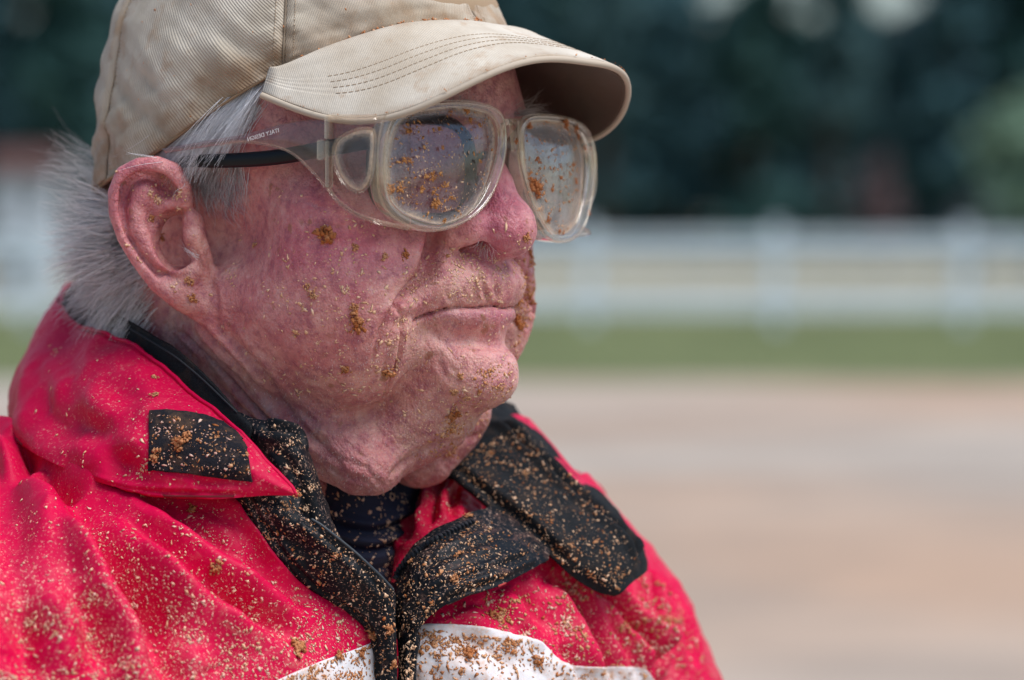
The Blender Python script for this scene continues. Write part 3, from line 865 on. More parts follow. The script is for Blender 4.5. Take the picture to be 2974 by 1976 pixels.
# the wood behind them, one mass
WV, WF, WI, TV, TF = [], [], [], [], []; wo = to_ = 0
for row, (Y, sc) in enumerate(((116, 1.05), (126, 1.15), (144, 1.42))):
    for u in np.linspace(-350, 3350, 19):
        uu = u+row*73+r_.uniform(-50, 50); k = int(r_.integers(4)); s = top_limit(uu, row, sc*r_.uniform(.85, 1.1)); a = r_.uniform(0, 6.28)
        (tv, tf, tt), (lv, lf, lm) = kinds[k]; R = np.array([[math.cos(a), -math.sin(a), 0], [math.sin(a), math.cos(a), 0], [0, 0, 1]])
        o_ = np.array([wx(uu, Y), Y+r_.uniform(-3, 3), 0])
        WV.append(lv@R.T*s+o_); WF.append(lf+wo); WI.append(np.full(len(lf), {0: 0, 3: 0, 1: 1, 2: 2}[k])); wo += len(lv)
me = np_mesh('wood', np.concatenate(WV), np.concatenate(WF), False)
for m_ in (PINE, PINE2, CEDAR): me.materials.append(m_)
me.polygons.foreach_set('material_index', np.concatenate(WI).astype(np.int32)); o = link('wood', me); o['kind'] = 'stuff'
pale = tree_meshes(9, 6.6, 2.0, .15, PALE, True, 1800, .22)
plant_tree('leafy_tree', 'pale green leafy tree at the right edge, before the dark pines', 'tree', wx(2985, 84), 84, pale, None, .82)
bush = tree_meshes(10, 5.2, 1.1, .12, TWIG, True, 1300, .16)
plant_tree('bare_tree', 'small pinkish leafless tree right of the peak, before the pines', 'tree', wx(2570, 90), 90, bush, None, .72)
plant_tree('shrub', 'low grey green shrub above the fence near the right edge', 'shrub', wx(2830, 88), 88, tree_meshes(12, 3.4, 1.3, .05, leaf_mat('grey green shrub leaves', (.07, .10, .11), (.13, .17, .19)), True, 900, .16), None, .7)
# small shed with a rusty roof, far left
SY = 70.
shed = thing('shed', 'small whitewashed shed with rusty red roof beyond the fence, far left', 'shed', (wx(60, SY), SY, 0))
sw = wx(150, SY)-wx(-30, SY); zt = wz(505, SY)
PW = flat_mat('chalky wall', (.42, .47, .52), .8); RO = flat_mat('rusty roof sheet', (.075, .03, .025), .7); DK = flat_mat('dark door', (.05, .05, .055), .6)
wbox('wall', (wx(60, SY), SY+.9, zt/2), (sw/2, .9, zt/2), PW, shed, .01)
wbox('door', (wx(60, SY)-.1, SY-.012, .62), (.28, .01, .60), DK, shed, .003)
wbox('window', (wx(60, SY)+.42, SY-.012, zt-.55), (.14, .01, .14), DK, shed, .003)
me = bpy.data.meshes.new('roof'); hw = sw/2+.12; zr = wz(435, SY)
me.from_pydata([(-hw, -.2, zt), (hw, -.2, zt), (hw, .9, zr), (-hw, .9, zr), (-hw, 2.0, zt), (hw, 2.0, zt), (-hw, -.2, zt+.05), (hw, -.2, zt+.05), (hw, .9, zr+.05), (-hw, .9, zr+.05), (-hw, 2.0, zt+.05), (hw, 2.0, zt+.05)], [],
 [(0, 1, 2, 3), (3, 2, 5, 4), (6, 9, 8, 7), (9, 10, 11, 8), (0, 6, 7, 1), (4, 5, 11, 10), (0, 3, 9, 6), (3, 4, 10, 9), (1, 7, 8, 2), (2, 8, 11, 5)])
o = link('roof', me, RO, shed); o.location = (wx(60, SY), SY, 0)

# ================================================================ THE MAN
SKIN = skin_material()
MUD = mud_material('red clay mud', (.42, .14, .045), (.70, .40, .22))
MUD_LIGHT = mud_material('dried pale mud', (.70, .40, .23), (.92, .65, .45))
person = thing('person', 'elderly man in profile, mud spattered face, khaki cap, clear goggles and red jacket', 'person', world(np.array([-90., 0, -500.])))
Vh, Qh = surface_nets(full_sdf, (-100, -106, -125), (126, 106, 150), .76)
Vh = head2body(Vh)
base_bvh = bvh_of(Vh, Qh)
Nh = vert_normals(Vh, Qh)
Vh = Vh+Nh*skin_detail(Vh, Nh, base_bvh)[:, None]
head_bvh = bvh_of(Vh, Qh)
def tint_of(V):
    """colouring of the skin, region by region, darker on throat and neck"""
    H = body2head(V); F, Z = H[:, 0], H[:, 2]; L = H[:, 1]; A = np.abs(L)
    c = np.tile(np.array([.64, .285, .24]), (len(V), 1))
    def add(w, col):
        w = np.clip(w, 0, 1)[:, None]; nonlocal c; c = c*(1-w)+np.array(col)*w
    def g(cx, r): return np.exp(-(((H-np.array(cx))*np.array([1, 1, 1]))**2/np.array(r, float)**2).sum(1))
    S = H.copy(); S[:, 1] = A
    def gs(cx, r): return np.exp(-((S-np.array(cx))**2/np.array(r, float)**2).sum(1))
    wob = .22*fbm(V/9., 3, 40)
    add(1.0*gs((66, 58, 36), (30, 24, 22))+wob*gs((66, 58, 36), (40, 34, 32)), (.57, .135, .20))       # cheeks
    add(.5*gs((72, 52, 30), (14, 14, 10)), (.52, .13, .29))
    add(.55*gs((50, 56, 8), (26, 24, 14)), (.60, .25, .26))
    add(1.0*gs((104, 0, 46), (16, 22, 20)), (.52, .11, .23))                                         # nose
    add(.9*gs((95, 0, 10), (14, 26, 2.6)), (.36, .14, .23))                                          # lips
    add(.65*gs((92, 10, 22), (16, 26, 8)), (.48, .26, .24))                                          # upper lip
    add(.6*gs((104, 0, -12), (16, 18, 10)), (.84, .50, .48))                                         # chin
    add(.55*gs((92, 18, 0), (16, 14, 8)), (.74, .44, .39))
    add(.5*gs((80, 34, -4), (8, 10, 14)), (.78, .56, .46))                                           # pale by the marionette line
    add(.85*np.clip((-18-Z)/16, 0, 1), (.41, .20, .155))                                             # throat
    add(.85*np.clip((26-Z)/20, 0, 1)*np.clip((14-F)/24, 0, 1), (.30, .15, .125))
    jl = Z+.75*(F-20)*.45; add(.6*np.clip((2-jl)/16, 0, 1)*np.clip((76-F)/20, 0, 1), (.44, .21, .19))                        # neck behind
    add(.5*np.clip((Z-78)/12, 0, 1), (.72, .40, .40))                                                # temple, brow
    e = np.clip((A-76)/4, 0, 1)*np.clip((22-F)/8, 0, 1)*np.clip((Z-4)/4, 0, 1)
    add(.80*e, (.66, .25, .26))                                                                     # ears
    add(.55*e*np.clip((-8-F)/12, 0, 1), (.62, .18, .24))
    return c
def dirt_of(V):
    H = body2head(V); S = H.copy(); S[:, 1] = np.abs(S[:, 1])
    gs = lambda cx, r: np.exp(-((S-np.array(cx))**2/np.array(r, float)**2).sum(1))
    d = .75*gs((100, 8, 20), (20, 24, 9))+.8*gs((98, 6, -20), (24, 26, 12))+.6*gs((78, 36, 6), (12, 12, 20))+.35*gs((66, 54, 26), (22, 20, 22))+.5*gs((85, 10, -34), (30, 30, 12))+.12
    return np.clip(d*(1+.8*fbm(V/7., 3, 66)), 0, 1)
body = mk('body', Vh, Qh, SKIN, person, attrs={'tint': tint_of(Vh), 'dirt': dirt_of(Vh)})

# ---- hair
HAIR = hair_material('grey white hair', (.44, .45, .49), (.92, .93, .96))
HAIR_D = hair_material('silver grey hair', (.30, .30, .31), (.93, .93, .93))
def comb(roots_px, dirs, length, n, seed, lift=.4, curl=.25, bvh=None, spread=12, k=8, gravity=.0, depth=0.):
    """strands from roots on the skin; roots_px polyline, dirs list of (du,dv) body directions along it"""
    r = np.random.default_rng(seed); roots = resample(roots_px, 4.); D = cr_interp(np.array(dirs, float), len(roots))
    out = []
    while len(out) < n:
        i = r.integers(len(roots)); u, v = roots[i]+r.normal(size=2)*spread
        p, nn = cast(bvh or head_bvh, u, v)
        if p is None: continue
        if nn@(EYE-p) < 0: nn = -nn
        lk = np.array([noise3(p/6.5, seed+1), noise3(p/6.5+31, seed+2)]); du, dv = D[i]+lk*.30+r.normal(size=2)*.07
        d = np.array([du, 0., -dv]); d /= np.linalg.norm(d)+1e-9; d -= nn*(d@nn); d /= np.linalg.norm(d)
        L = length*r.uniform(.55, 1.2); side = np.cross(nn, d); c1 = (noise3(p/5.5+7, seed+3)*1.6+r.normal()*.28)*curl; c2 = r.normal()*curl*.35; lf = abs(noise3(p/6+3, seed+4)*1.2+r.normal()*.3)*lift+.08
        q = []; x = p+nn*(depth+.2); step = L/(k-1)
        for j in range(k):
            q.append(x.copy()); t = j/(k-1)
            dd = d+side*(c1*t+c2*math.sin(t*5))+nn*lf*(1-1.5*t)+np.array([0, 0, -gravity*t]); dd /= np.linalg.norm(dd); x = x+dd*step
        out.append(np.array(q))
    return out
st = []
# sweep over the temple, out from under the cap, back towards the ear
st += comb([(620, 315), (680, 280), (735, 245), (775, 222)], [(-.80, .95), (-.80, .95), (-.78, .95), (-.6, 1.0)], 36, 1100, 1, .28, .32, spread=11)
st += comb([(500, 405), (560, 352), (620, 315)], [(-.75, .8), (-.85, .85), (-.85, .9)], 18, 600, 7, .30, .35, spread=10)
st += comb([(520, 385), (600, 350), (680, 320), (740, 300)], [(-.95, .55), (-.9, .7), (-.8, .85), (-.65, .95)], 26, 900, 2, .30, .35, spread=16)
st += comb([(480, 430), (560, 400), (650, 380)], [(-1.0, .6), (-1.1, .6), (-.9, .8)], 18, 420, 3, .45, .45, spread=16)
st += comb([(450, 445), (500, 430)], [(-1., .1), (-1., .5)], 11, 60, 61, .6, .6, spread=8)
tmpl = hair('temple_hair', st, .10, HAIR, person, kind='stuff')
st = comb([(590, 455), (640, 470), (690, 475)], [(-.35, 1.), (-.3, 1.), (-.1, 1.)], 17, 230, 4, .4, .7, spread=22)
st += comb([(570, 500), (620, 520), (665, 545)], [(-.5, 1.), (-.35, 1.), (-.1, 1.)], 15, 190, 5, .6, 1.4, spread=24)
side = hair('sideburn', st, .075, hair_material('sideburn hair', (.16, .155, .17), (.68, .68, .72)), person, kind='stuff')
# the shock of hair behind the ear and at the nape
def back_hair(n, seed, zr, rad=.08):
    r = np.random.default_rng(seed); out = []
    while len(out) < n:
        F = r.uniform(-88, -32); z = r.uniform(*zr); L = r.uniform(-20, 72)
        if L > 45 and z > 40 and F > -58: continue
        h = np.array([F, L, z]); o = head2body(h); c = head2body(np.array([-12., 0, z+4]))
        d0 = o-c; d0 /= np.linalg.norm(d0)
        loc, nor, _, _ = head_bvh.ray_cast(Vector(c+d0*170), Vector(-d0))
        if loc is None: continue
        p = np.array(loc); nn = np.array(nor)
        if p[1] < -75: continue
        t = np.clip((z-10)/50, 0, 1)
        lk = np.array([noise3(p/7., 81), noise3(p/7.+11, 82), noise3(p/7.+23, 83)]); d = np.array([-1.0, .05, -.25-.7*(1-t)])+lk*.75+r.normal(size=3)*.10; d -= nn*(d@nn)*.55; d /= np.linalg.norm(d)
        L_ = r.uniform(14, 33)*(1.2 if t > .4 else .85)*(1+.35*noise3(p/7.+5, 88)); k = 8; step = L_/(k-1); x = p; q = []; c1 = np.array([noise3(p/8.+41, 84), noise3(p/8.+51, 85), noise3(p/8.+61, 86)])*.55+r.normal(size=3)*.10
        for j in range(k):
            q.append(x.copy()); tt = j/(k-1)
            dd = d+nn*.42*(1-1.3*tt)+c1*tt*2.0+np.array([0, 0, .30*tt*tt if t > .5 else -.35*tt]); dd /= np.linalg.norm(dd); x = x+dd*step
        out.append(np.array(q))
    return out
nape = hair('back_hair', back_hair(3800, 11, (6, 53))+back_hair(1300, 12, (-6, 30)), .115, hair_material('back hair', (.40, .40, .41), (.95, .95, .95)), person, kind='stuff')
r_ = np.random.default_rng(5); st = []
for i in range(150):   # wisps standing away behind the cap
    u0, v0 = r_.uniform(262, 290), r_.uniform(440, 585); d0 = -35+r_.normal()*14
    p = K(u0, v0, d0); a = math.radians(r_.uniform(150, 200)-(v0-440)*.12); L_ = r_.uniform(8, 27)
    d = np.array([math.cos(a), r_.normal()*.3, math.sin(a)+.12]); c1 = r_.normal(size=3)*.35; q = []
    x = p-d*6
    for j in range(9):
        q.append(x.copy()); dd = d+c1*(j/8); dd /= np.linalg.norm(dd); x = x+dd*(L_+6)/8
    st.append(np.array(q))
for i in range(1150):   # tufts flaring out behind the ear
    v0 = r_.uniform(575, 835); u0 = 330-8*math.sin((v0-520)/310*3.1)+r_.normal()*10; p = K(u0, v0, r_.uniform(-14, 26))
    g = np.array([v0/34., u0/60., p[1]/16.]); a1 = noise3(g, 71); a2 = noise3(g+9, 72); a3 = noise3(g+19, 73)
    a = math.radians(172+28*(v0-600)/230+34*a1+r_.normal()*9); L_ = (25 if 540 < v0 < 760 else 16)*r_.uniform(.5, 1.15)*(1+.3*a2)
    d = np.array([math.cos(a), -.25+.5*a2+r_.normal()*.12, math.sin(a)]); c1 = np.array([0, a3*.8, -1.1*a2+.35])+r_.normal(size=3)*.22; q = []; x = p
    for j in range(10):
        q.append(x.copy()); t = j/9; dd = d+c1*t*t*1.3+np.array([0, 0, .16*math.sin(t*6+a3*6)]); dd /= np.linalg.norm(dd); x = x+dd*L_/9
    st.append(np.array(q))
hair('wisp', st, .10, HAIR_D, person, kind='stuff')
# eyebrows under the peak
def brow(sgn, n, seed):
    r = np.random.default_rng(seed); out = []
    while len(out) < n:
        L = r.uniform(12, 46); h = np.array([140., sgn*L, 90-.004*(L-30)**2+r.normal()*2.4])
        o = head2body(h); dirv = head2body(np.array([0, sgn*L*.9, h[2]]))-o; dirv /= np.linalg.norm(dirv)
        loc, nor, _, _ = head_bvh.ray_cast(Vector(o), Vector(dirv))
        if loc is None: continue
        p = np.array(loc); nn = np.array(nor); out_ = head2body(np.array([0, sgn*1., 0]))-head2body(np.zeros(3))
        d = out_*.6+np.array([0, 0, .35])+r.normal(size=3)*.35; L_ = r.uniform(5, 13); q = []; x = p; c1 = r.normal(size=3)*.4+np.array([0, 0, -.5])
        for j in range(6):
            q.append(x.copy()); t = j/5; dd = d+nn*.9*(1-t*.6)+c1*t; dd /= np.linalg.norm(dd); x = x+dd*L_/5
        out.append(np.array(q))
    return out
for sg in (1, -1): hair('eyebrow', brow(sg, 190, 30+sg), .07, hair_material('eyebrow hair', (.20, .15, .13), (.62, .56, .52)), person, kind='stuff')
# white stubble over chin, lip and throat
r_ = np.random.default_rng(8); st = []
reg = [(1150, 790), (1300, 730), (1500, 760), (1520, 1000), (1520, 1180), (1330, 1350), (1200, 1440), (1000, 1440), (880, 1330), (760, 1180), (640, 1000), (700, 1000), (860, 1060), (1100, 960)]
pp, nn_ = scatter_px(head_bvh, 1700, reg, 9)
for p, nn in zip(pp, nn_):
    d = nn*.8+np.array([-.1, 0, -.7])+r_.normal(size=3)*.3; d /= np.linalg.norm(d); L_ = r_.uniform(.3, 1.0)
    st.append(np.array([p-nn*.1, p+d*L_*.5, p+d*L_+np.array([0, 0, -.1])]))
hair('stubble', st, .04, hair_material('white stubble', (.60, .58, .56), (.85, .84, .83)), person, kind='stuff', taper=.5)
st = comb([(1395, 712), (1425, 722)], [(-.1, 1.), (.1, 1.)], 5, 26, 14, .5, .4, spread=7, k=5)
hair('nostril_hair', st, .06, HAIR, person, kind='stuff')
# ear hair
st = comb([(560, 735), (575, 750)], [(-.4, -.5), (-.5, -.2)], 6, 16, 15, .9, .6, spread=6, k=6)
hair('ear_hair', st, .06, HAIR, person, kind='stuff')

# ---- mud on the skin
face_reg = [(640, 560), (880, 540), (1000, 600), (1200, 700), (1420, 560), (1560, 680), (1580, 760), (1500, 1000), (1515, 1150), (1400, 1250), (1300, 1330), (1100, 1240), (900, 1200), (760, 1110), (620, 960), (600, 700)]
def fd(u, v):
    a = .10
    a += .75*math.exp(-((u-1500)/60)**2-((v-880)/190)**2) + .75*math.exp(-((u-1380)/120)**2-((v-800)/60)**2)
    a += .5*math.exp(-((u-1000)/170)**2-((v-860)/160)**2) + .9*math.exp(-((u-1430)/90)**2-((v-1190)/50)**2)
    a += .4*math.exp(-((u-1160)/60)**2-((v-960)/130)**2) + .35*math.exp(-((u-1000)/200)**2-((v-1080)/90)**2)
    return a
P1, N1 = scatter_px(head_bvh, 760, face_reg, 21, fd, 22)
r_ = np.random.default_rng(22)
mud_specks('mud_specks', P1, N1, np.minimum(r_.lognormal(-.85, .42, len(P1)), .9), MUD_LIGHT, person, flat=.45, stretch=2.2, seed=23)
P1, N1 = scatter_px(head_bvh, 420, [(1380, 1080), (1520, 1040), (1515, 1150), (1400, 1260), (1330, 1340), (1180, 1330), (1250, 1280)], 24, None, 16)
mud_specks('mud_specks', P1, N1, r_.lognormal(-.95, .4, len(P1)), MUD, person, flat=.6, seed=25)
P1, N1 = scatter_px(head_bvh, 120, [(330, 500), (480, 480), (560, 600), (600, 860), (560, 900), (440, 800), (350, 700)], 26, None, 14)
mud_specks('mud_specks', P1, N1, r_.lognormal(-.75, .4, len(P1)), MUD_LIGHT, person, flat=.7, seed=27)
P1, N1 = scatter_px(head_bvh, 190, [(1500, 745), (1572, 745), (1566, 870), (1525, 965), (1498, 1010), (1502, 900), (1512, 850)], 43, None, 14)
mud_specks('mud_specks', P1, N1, r_.lognormal(-.8, .45, len(P1)), MUD, person, flat=.8, seed=44)
P1, N1 = scatter_px(head_bvh, 260, [(1180, 760), (1300, 725), (1440, 750), (1500, 780), (1500, 880), (1300, 880), (1170, 900)], 45, None, 18)
mud_specks('mud_specks', P1, N1, r_.lognormal(-1.1, .4, len(P1)), MUD_LIGHT, person, flat=.5, stretch=2., seed=46)
for i, (u, v, r, t) in enumerate([(945, 680, 3.6, .15), (1035, 925, 2.6, .2), (1040, 950, 2.6, .1), (1030, 895, 1.8, .5), (1175, 740, 2.0, .15), (1125, 1085, 2.3, .25), (1003, 1075, 1.9, .25), (560, 868, 1.9, .3),
        (548, 815, 1.6, .6), (1503, 930, 2.4, .05), (1512, 948, 2.2, .05), (1540, 735, 1.8, .2), (1560, 770, 1.4, .2), (1530, 690, 1.9, .35), (1505, 880, 2.0, .3), (1300, 745, 1.2, .5),
        (1030, 720, 1.5, .6), (1118, 745, 1.6, .9), (910, 855, 1.9, .9), (893, 832, 1.4, .9), (740, 712, 1.5, .9), (860, 968, 1.6, .95), (1320, 1140, 1.8, .8), (1310, 1210, 2.2, .2), (1330, 1205, 1.8, .2), (1340, 1095, 1.5, .6), (470, 690, 1.6, .3), (440, 635, 1.5, .3)]):
    p, nn = cast(head_bvh, u, v)
    if p is None: continue
    if nn@(EYE-p) < 0: nn = -nn
    clump('mud_clump', p, nn, r, MUD, person, seed=100+i, n=int(6+r*4), tone=t)

# ================================================================ JACKET AND TURTLENECK
RED = nylon_material('red nylon', (.58, .0012, .055), .22, .48)
REDI = nylon_material('red nylon inside', (.58, .002, .045), .3, .48)
WHT = nylon_material('white nylon', (.72, .72, .76), 1.2, .5, (.55, .30, .16))
BLKF = soft_black('black fleece lining', (.0035, .0048, .0065), .95, 1500, .18)
BLKN = nylon_material('black nylon facing', (.006, .009, .013), .22, .48, (.13, .10, .085))
VEL = soft_black('black hook-and-loop', (.005, .005, .008), .95, 2200, .5)
NAVY = Mat('navy ribbed knit'); ob_ = NAVY.coord('Object'); NAVY.col(NAVY.mix(NAVY.noise(ob_, 700, 2), (.003, .005, .018), (.008, .013, .042))); NAVY.set(Roughness=.85); NAVY.nor(NAVY.bump(NAVY.noise(ob_, 1500, 2), .5, .0005)); NAVY = NAVY.m
def garment(name, rows, nu, nv, thick, mat, parent, creases=(), noise=((30, .8), (9, .25)), seed=0, dust=None, label=None, piping=None, crumple=.9, freeze=None):
    C = np.array([[K(*p) for p in row] for row in rows])
    G = cr_interp(cr_interp(C, nu, 0), nv, 1)
    n = grid_normals(G); V = G.reshape(-1, 3).copy(); disp = np.zeros(len(V))
    bv = bvh_mesh(V, grid_faces(nu, nv))
    for c in creases: crease(V, disp, bv, c[0], c[1]*(CB if c[1] > 1.5 else 1.), *c[2:])
    for k, (sc, am) in enumerate(noise): disp += am*fbm(V/sc, 3 if k == 0 else 2, seed+7*k)
    if mat in (RED, REDI): rd = 1-np.abs(fbm(V/32., 2, seed+3)); disp += crumple*(rd**3-.5)+crumple*.35*((1-np.abs(fbm(V/9., 2, seed+4)))**3-.5)
    if freeze is not None: disp *= freeze(nu, nv).ravel()
    G = (V+n.reshape(-1, 3)*disp[:, None]).reshape(nu, nv, 3)
    V, F, uv, G, n = solid(G, thick)
    if dust is None: d = np.ones(len(V))*.6
    else: d = np.concatenate([dust(G.reshape(-1, 3))]*2)
    o = mk(name, V, F, mat, parent, uv=uv, attrs={'dust': d}, label=label)
    return o, G, bvh_mesh(G.reshape(-1, 3), grid_faces(nu, nv)), n
def patch(name, bvh, top, bot, nu, nv, off, thick, mat, parent, dustv=.6, amp=0., label=None, fallback=80):
    T = cr_interp(np.array(top, float), nv); B = cr_interp(np.array(bot, float), nv); G = np.zeros((nu, nv, 3)); last = None
    for j in range(nv):
        for i in range(nu):
            u, v = T[j]+(B[j]-T[j])*i/(nu-1); p, n_ = cast(bvh, u, v)
            if p is None: p = K(u, v, last if last is not None else fallback); n_ = np.array([0, 1., 0])
            else: last = p[1]
            if n_@(EYE-p) < 0: n_ = -n_
            G[i, j] = p+n_*off
    if amp: G = G+grid_normals(G)*(amp*fbm(G/5., 3, 91))[..., None]
    V, F, uv, G, n = solid(G, thick)
    return mk(name, V, F, mat, parent, uv=uv, attrs={'dust': np.full(len(V), dustv)}, label=label), G
def piping(name, bvh, line, r, mat, parent, off=.2, fb=60, **kw):
    Q = []
    for u, v in resample(line, 8.):
        p, n = cast(bvh, u, v)
        if p is None: continue
        if n@(EYE-p) < 0: n = -n
        Q.append(p+n*off)
    if len(Q) > 3: return tube(name, np.array(Q), r, mat, parent, 6, **kw)

CB = 1.0
# ---- turtleneck
neckrows = []
for v, dd, w in ((1300, -6, 0), (1380, -2, 0), (1450, 0, 4), (1520, 2, 8), (1600, 3, 14), (1700, 4, 20), (1850, 6, 30)):
    neckrows.append([(u-w*(1 if u < 1060 else -1)*.5, v+b, d+dd) for u, b, d in ((760, -30, -40), (820, -12, 4), (900, 2, 24), (980, 12, 32), (1060, 14, 30), (1140, 8, 16), (1210, -4, -6), (1262, -20, -34), (1275, -40, -66))])
tn, TG, tbv, _ = garment('turtleneck', neckrows, 110, 90, 1.2, NAVY, person,
    [([(940, 1500), (1010, 1535), (1090, 1545), (1180, 1515), (1230, 1490)], 2.2, 1.6, .9, .05), ([(960, 1560), (1030, 1592), (1100, 1596), (1190, 1560)], 1.6, 1.3, .9, .05), ([(1000, 1640), (1070, 1660), (1150, 1640)], 1.2, 1.6, .6, .1)], ((20, .6), (5, .12)), 3)

CB = 1.75
# ---- jacket body: near half
jk = thing('jacket', None, None, (0, 0, 0)); jk.parent = person; jk.matrix_parent_inverse = Matrix.Translation(-person.location)
NEAR = [
 [(-330, 1250, -60), (-120, 1212, -20), (30, 1222, 14), (170, 1325, 56), (350, 1405, 76), (520, 1425, 82), (672, 1425, 84)],
 [(-330, 1400, 20), (-120, 1390, 50), (50, 1400, 76), (200, 1470, 95), (380, 1530, 100), (560, 1545, 98), (728, 1530, 92)],
 [(-330, 1600, 105), (-120, 1600, 122), (60, 1600, 130), (230, 1640, 130), (430, 1670, 122), (640, 1670, 110), (840, 1673, 92)],
 [(-330, 1800, 150), (-120, 1800, 160), (80, 1800, 158), (280, 1820, 148), (520, 1830, 134), (780, 1830, 112), (1052, 1818, 82)],
 [(-330, 1990, 165), (-120, 1990, 175), (80, 1990, 172), (300, 1990, 160), (560, 1990, 144), (830, 1985, 118), (1088, 1976, 80)],
 [(-330, 2250, 165), (-120, 2250, 175), (80, 2250, 172), (300, 2250, 160), (560, 2250, 144), (830, 2250, 118), (1092, 2250, 78)]]
cn = [([(40, 1250), (110, 1330), (160, 1400), (230, 1450)], 5, 5, .5, .2), ([(120, 1370), (230, 1500), (330, 1640), (430, 1800), (520, 1990)], 5.5, 7, .7, .2),
      ([(20, 1340), (80, 1500), (150, 1640), (260, 1800), (330, 1960)], 5, 7, .7, .2), ([(-40, 1420), (0, 1560), (60, 1700), (120, 1880)], 5, 7, .6, .2),
      ([(260, 1440), (420, 1570), (560, 1670), (700, 1760), (860, 1830)], 3.5, 6, .7, .25), ([(430, 1450), (560, 1530), (680, 1620), (800, 1700), (900, 1760)], 3.4, 5.5, .7, .2),
      ([(520, 1440), (640, 1500), (720, 1570), (790, 1660)], 2.6, 4, .7, .2), ([(330, 1640), (460, 1780), (600, 1900), (700, 1990)], 3.5, 8, .6, .25),
      ([(600, 1700), (760, 1800), (900, 1880)], 1.8, 5, .6, .3), ([(60, 1270), (75, 1330), (60, 1400)], 3, 3, .6, .3), ([(150, 1500), (190, 1620), (260, 1720)], 2.5, 4, .6, .3),
      ([(0, 1760), (60, 1850), (90, 1976)], 3, 6, .6, .3), ([(400, 1850), (480, 1930), (560, 2030)], 3, 6, .6, .3)]
def dust_near(P):
    s = FOC/(DIST-P[:, 1]); v = 988-P[:, 2]*s; u = P[:, 0]*s+1487
    return np.clip(.25+(v-1400)/420+.2*fbm(P/20, 2, 8), .1, 1.3)
jn, NG, nbv, _ = garment('front_panel', NEAR, 200, 220, 1.2, RED, jk, cn, ((38, 2.4), (11, .55)), 11, dust_near)
# ---- far half with its sleeve
FAR = [
 [(1150, 1690, 52), (1290, 1600, 50), (1450, 1530, 30), (1600, 1450, -4), (1700, 1372, -50), (1735, 1400, -80), (1700, 1430, -140)],
 [(1160, 1760, 60), (1300, 1690, 56), (1460, 1620, 38), (1620, 1560, 4), (1760, 1500, -44), (1845, 1530, -84), (1800, 1560, -150)],
 [(1180, 1850, 68), (1320, 1780, 62), (1480, 1720, 46), (1640, 1680, 12), (1800, 1650, -30), (1930, 1640, -84), (1880, 1680, -150)],
 [(1180, 1920, 70), (1320, 1880, 68), (1500, 1850, 54), (1680, 1830, 22), (1860, 1800, -25), (2005, 1770, -84), (1960, 1800, -150)],
 [(1178, 1990, 70), (1320, 1990, 70), (1520, 1990, 58), (1720, 1990, 26), (1910, 1990, -25), (2100, 1990, -85), (2050, 2000, -160)],
 [(1178, 2250, 70), (1320, 2250, 70), (1520, 2250, 58), (1740, 2250, 26), (1950, 2250, -25), (2200, 2250, -85), (2150, 2250, -160)]]
cf = [([(1600, 1660), (1680, 1780), (1740, 1900), (1800, 2020)], 3.5, 5, .9, .2), ([(1720, 1700), (1800, 1790), (1860, 1890), (1900, 2000)], 5, 3.2, .8, .2), ([(1860, 1640), (1880, 1740), (1890, 1850), (1900, 1960)], 5.5, 3.0, .8, .2),
      ([(1400, 1740), (1440, 1800), (1460, 1850)], 1.6, 5, .8, .3), ([(1820, 1800), (1850, 1860), (1870, 1930)], 3, 2.6, .8, .3), ([(1500, 1700), (1560, 1790), (1600, 1850)], 2.0, 5, .6, .3),
      ([(1940, 1700), (1980, 1820), (2020, 1940)], 2.5, 5, .6, .3), ([(1620, 1880), (1660, 1930), (1690, 1990)], 2.4, 3.5, .6, .3), ([(1300, 1840), (1400, 1880), (1500, 1950)], 1.8, 5, .6, .3)]
def dust_far(P): return np.clip(.75+.4*fbm(P/18, 2, 9), .2, 1.4)
jf, FG, fbv, _ = garment('front_panel', FAR, 150, 190, 1.2, RED, jk, cf, ((30, 1.8), (9, .5)), 17, dust_far)
# white colour blocks
wn, WNG = patch('white_panel', nbv, [(775, 1990), (850, 1955), (940, 1918), (1020, 1890), (1089, 1863)], [(740, 2240), (850, 2240), (940, 2240), (1020, 2240), (1092, 2240)], 40, 70, .7, .8, WHT, jk, 1.2)
wf, WG = patch('white_panel', fbv, [(1196, 1822), (1260, 1812), (1340, 1815), (1410, 1822), (1480, 1842), (1560, 1860), (1610, 1905), (1650, 1930), (1720, 1937), (1800, 1936), (1872, 1945), (1905, 1985)], [(1196, 2200), (1260, 2210), (1340, 2210), (1410, 2210), (1480, 2210), (1560, 2210), (1610, 2210), (1650, 2210), (1720, 2210), (1800, 2210), (1872, 2210), (1912, 2210)], 60, 130, .8, .8, WHT, jk, 1.3, .5)
wbv = bvh_mesh(WG.reshape(-1, 3), grid_faces(*WG.shape[:2]))

wnbv = bvh_mesh(WNG.reshape(-1, 3), grid_faces(*WNG.shape[:2]))
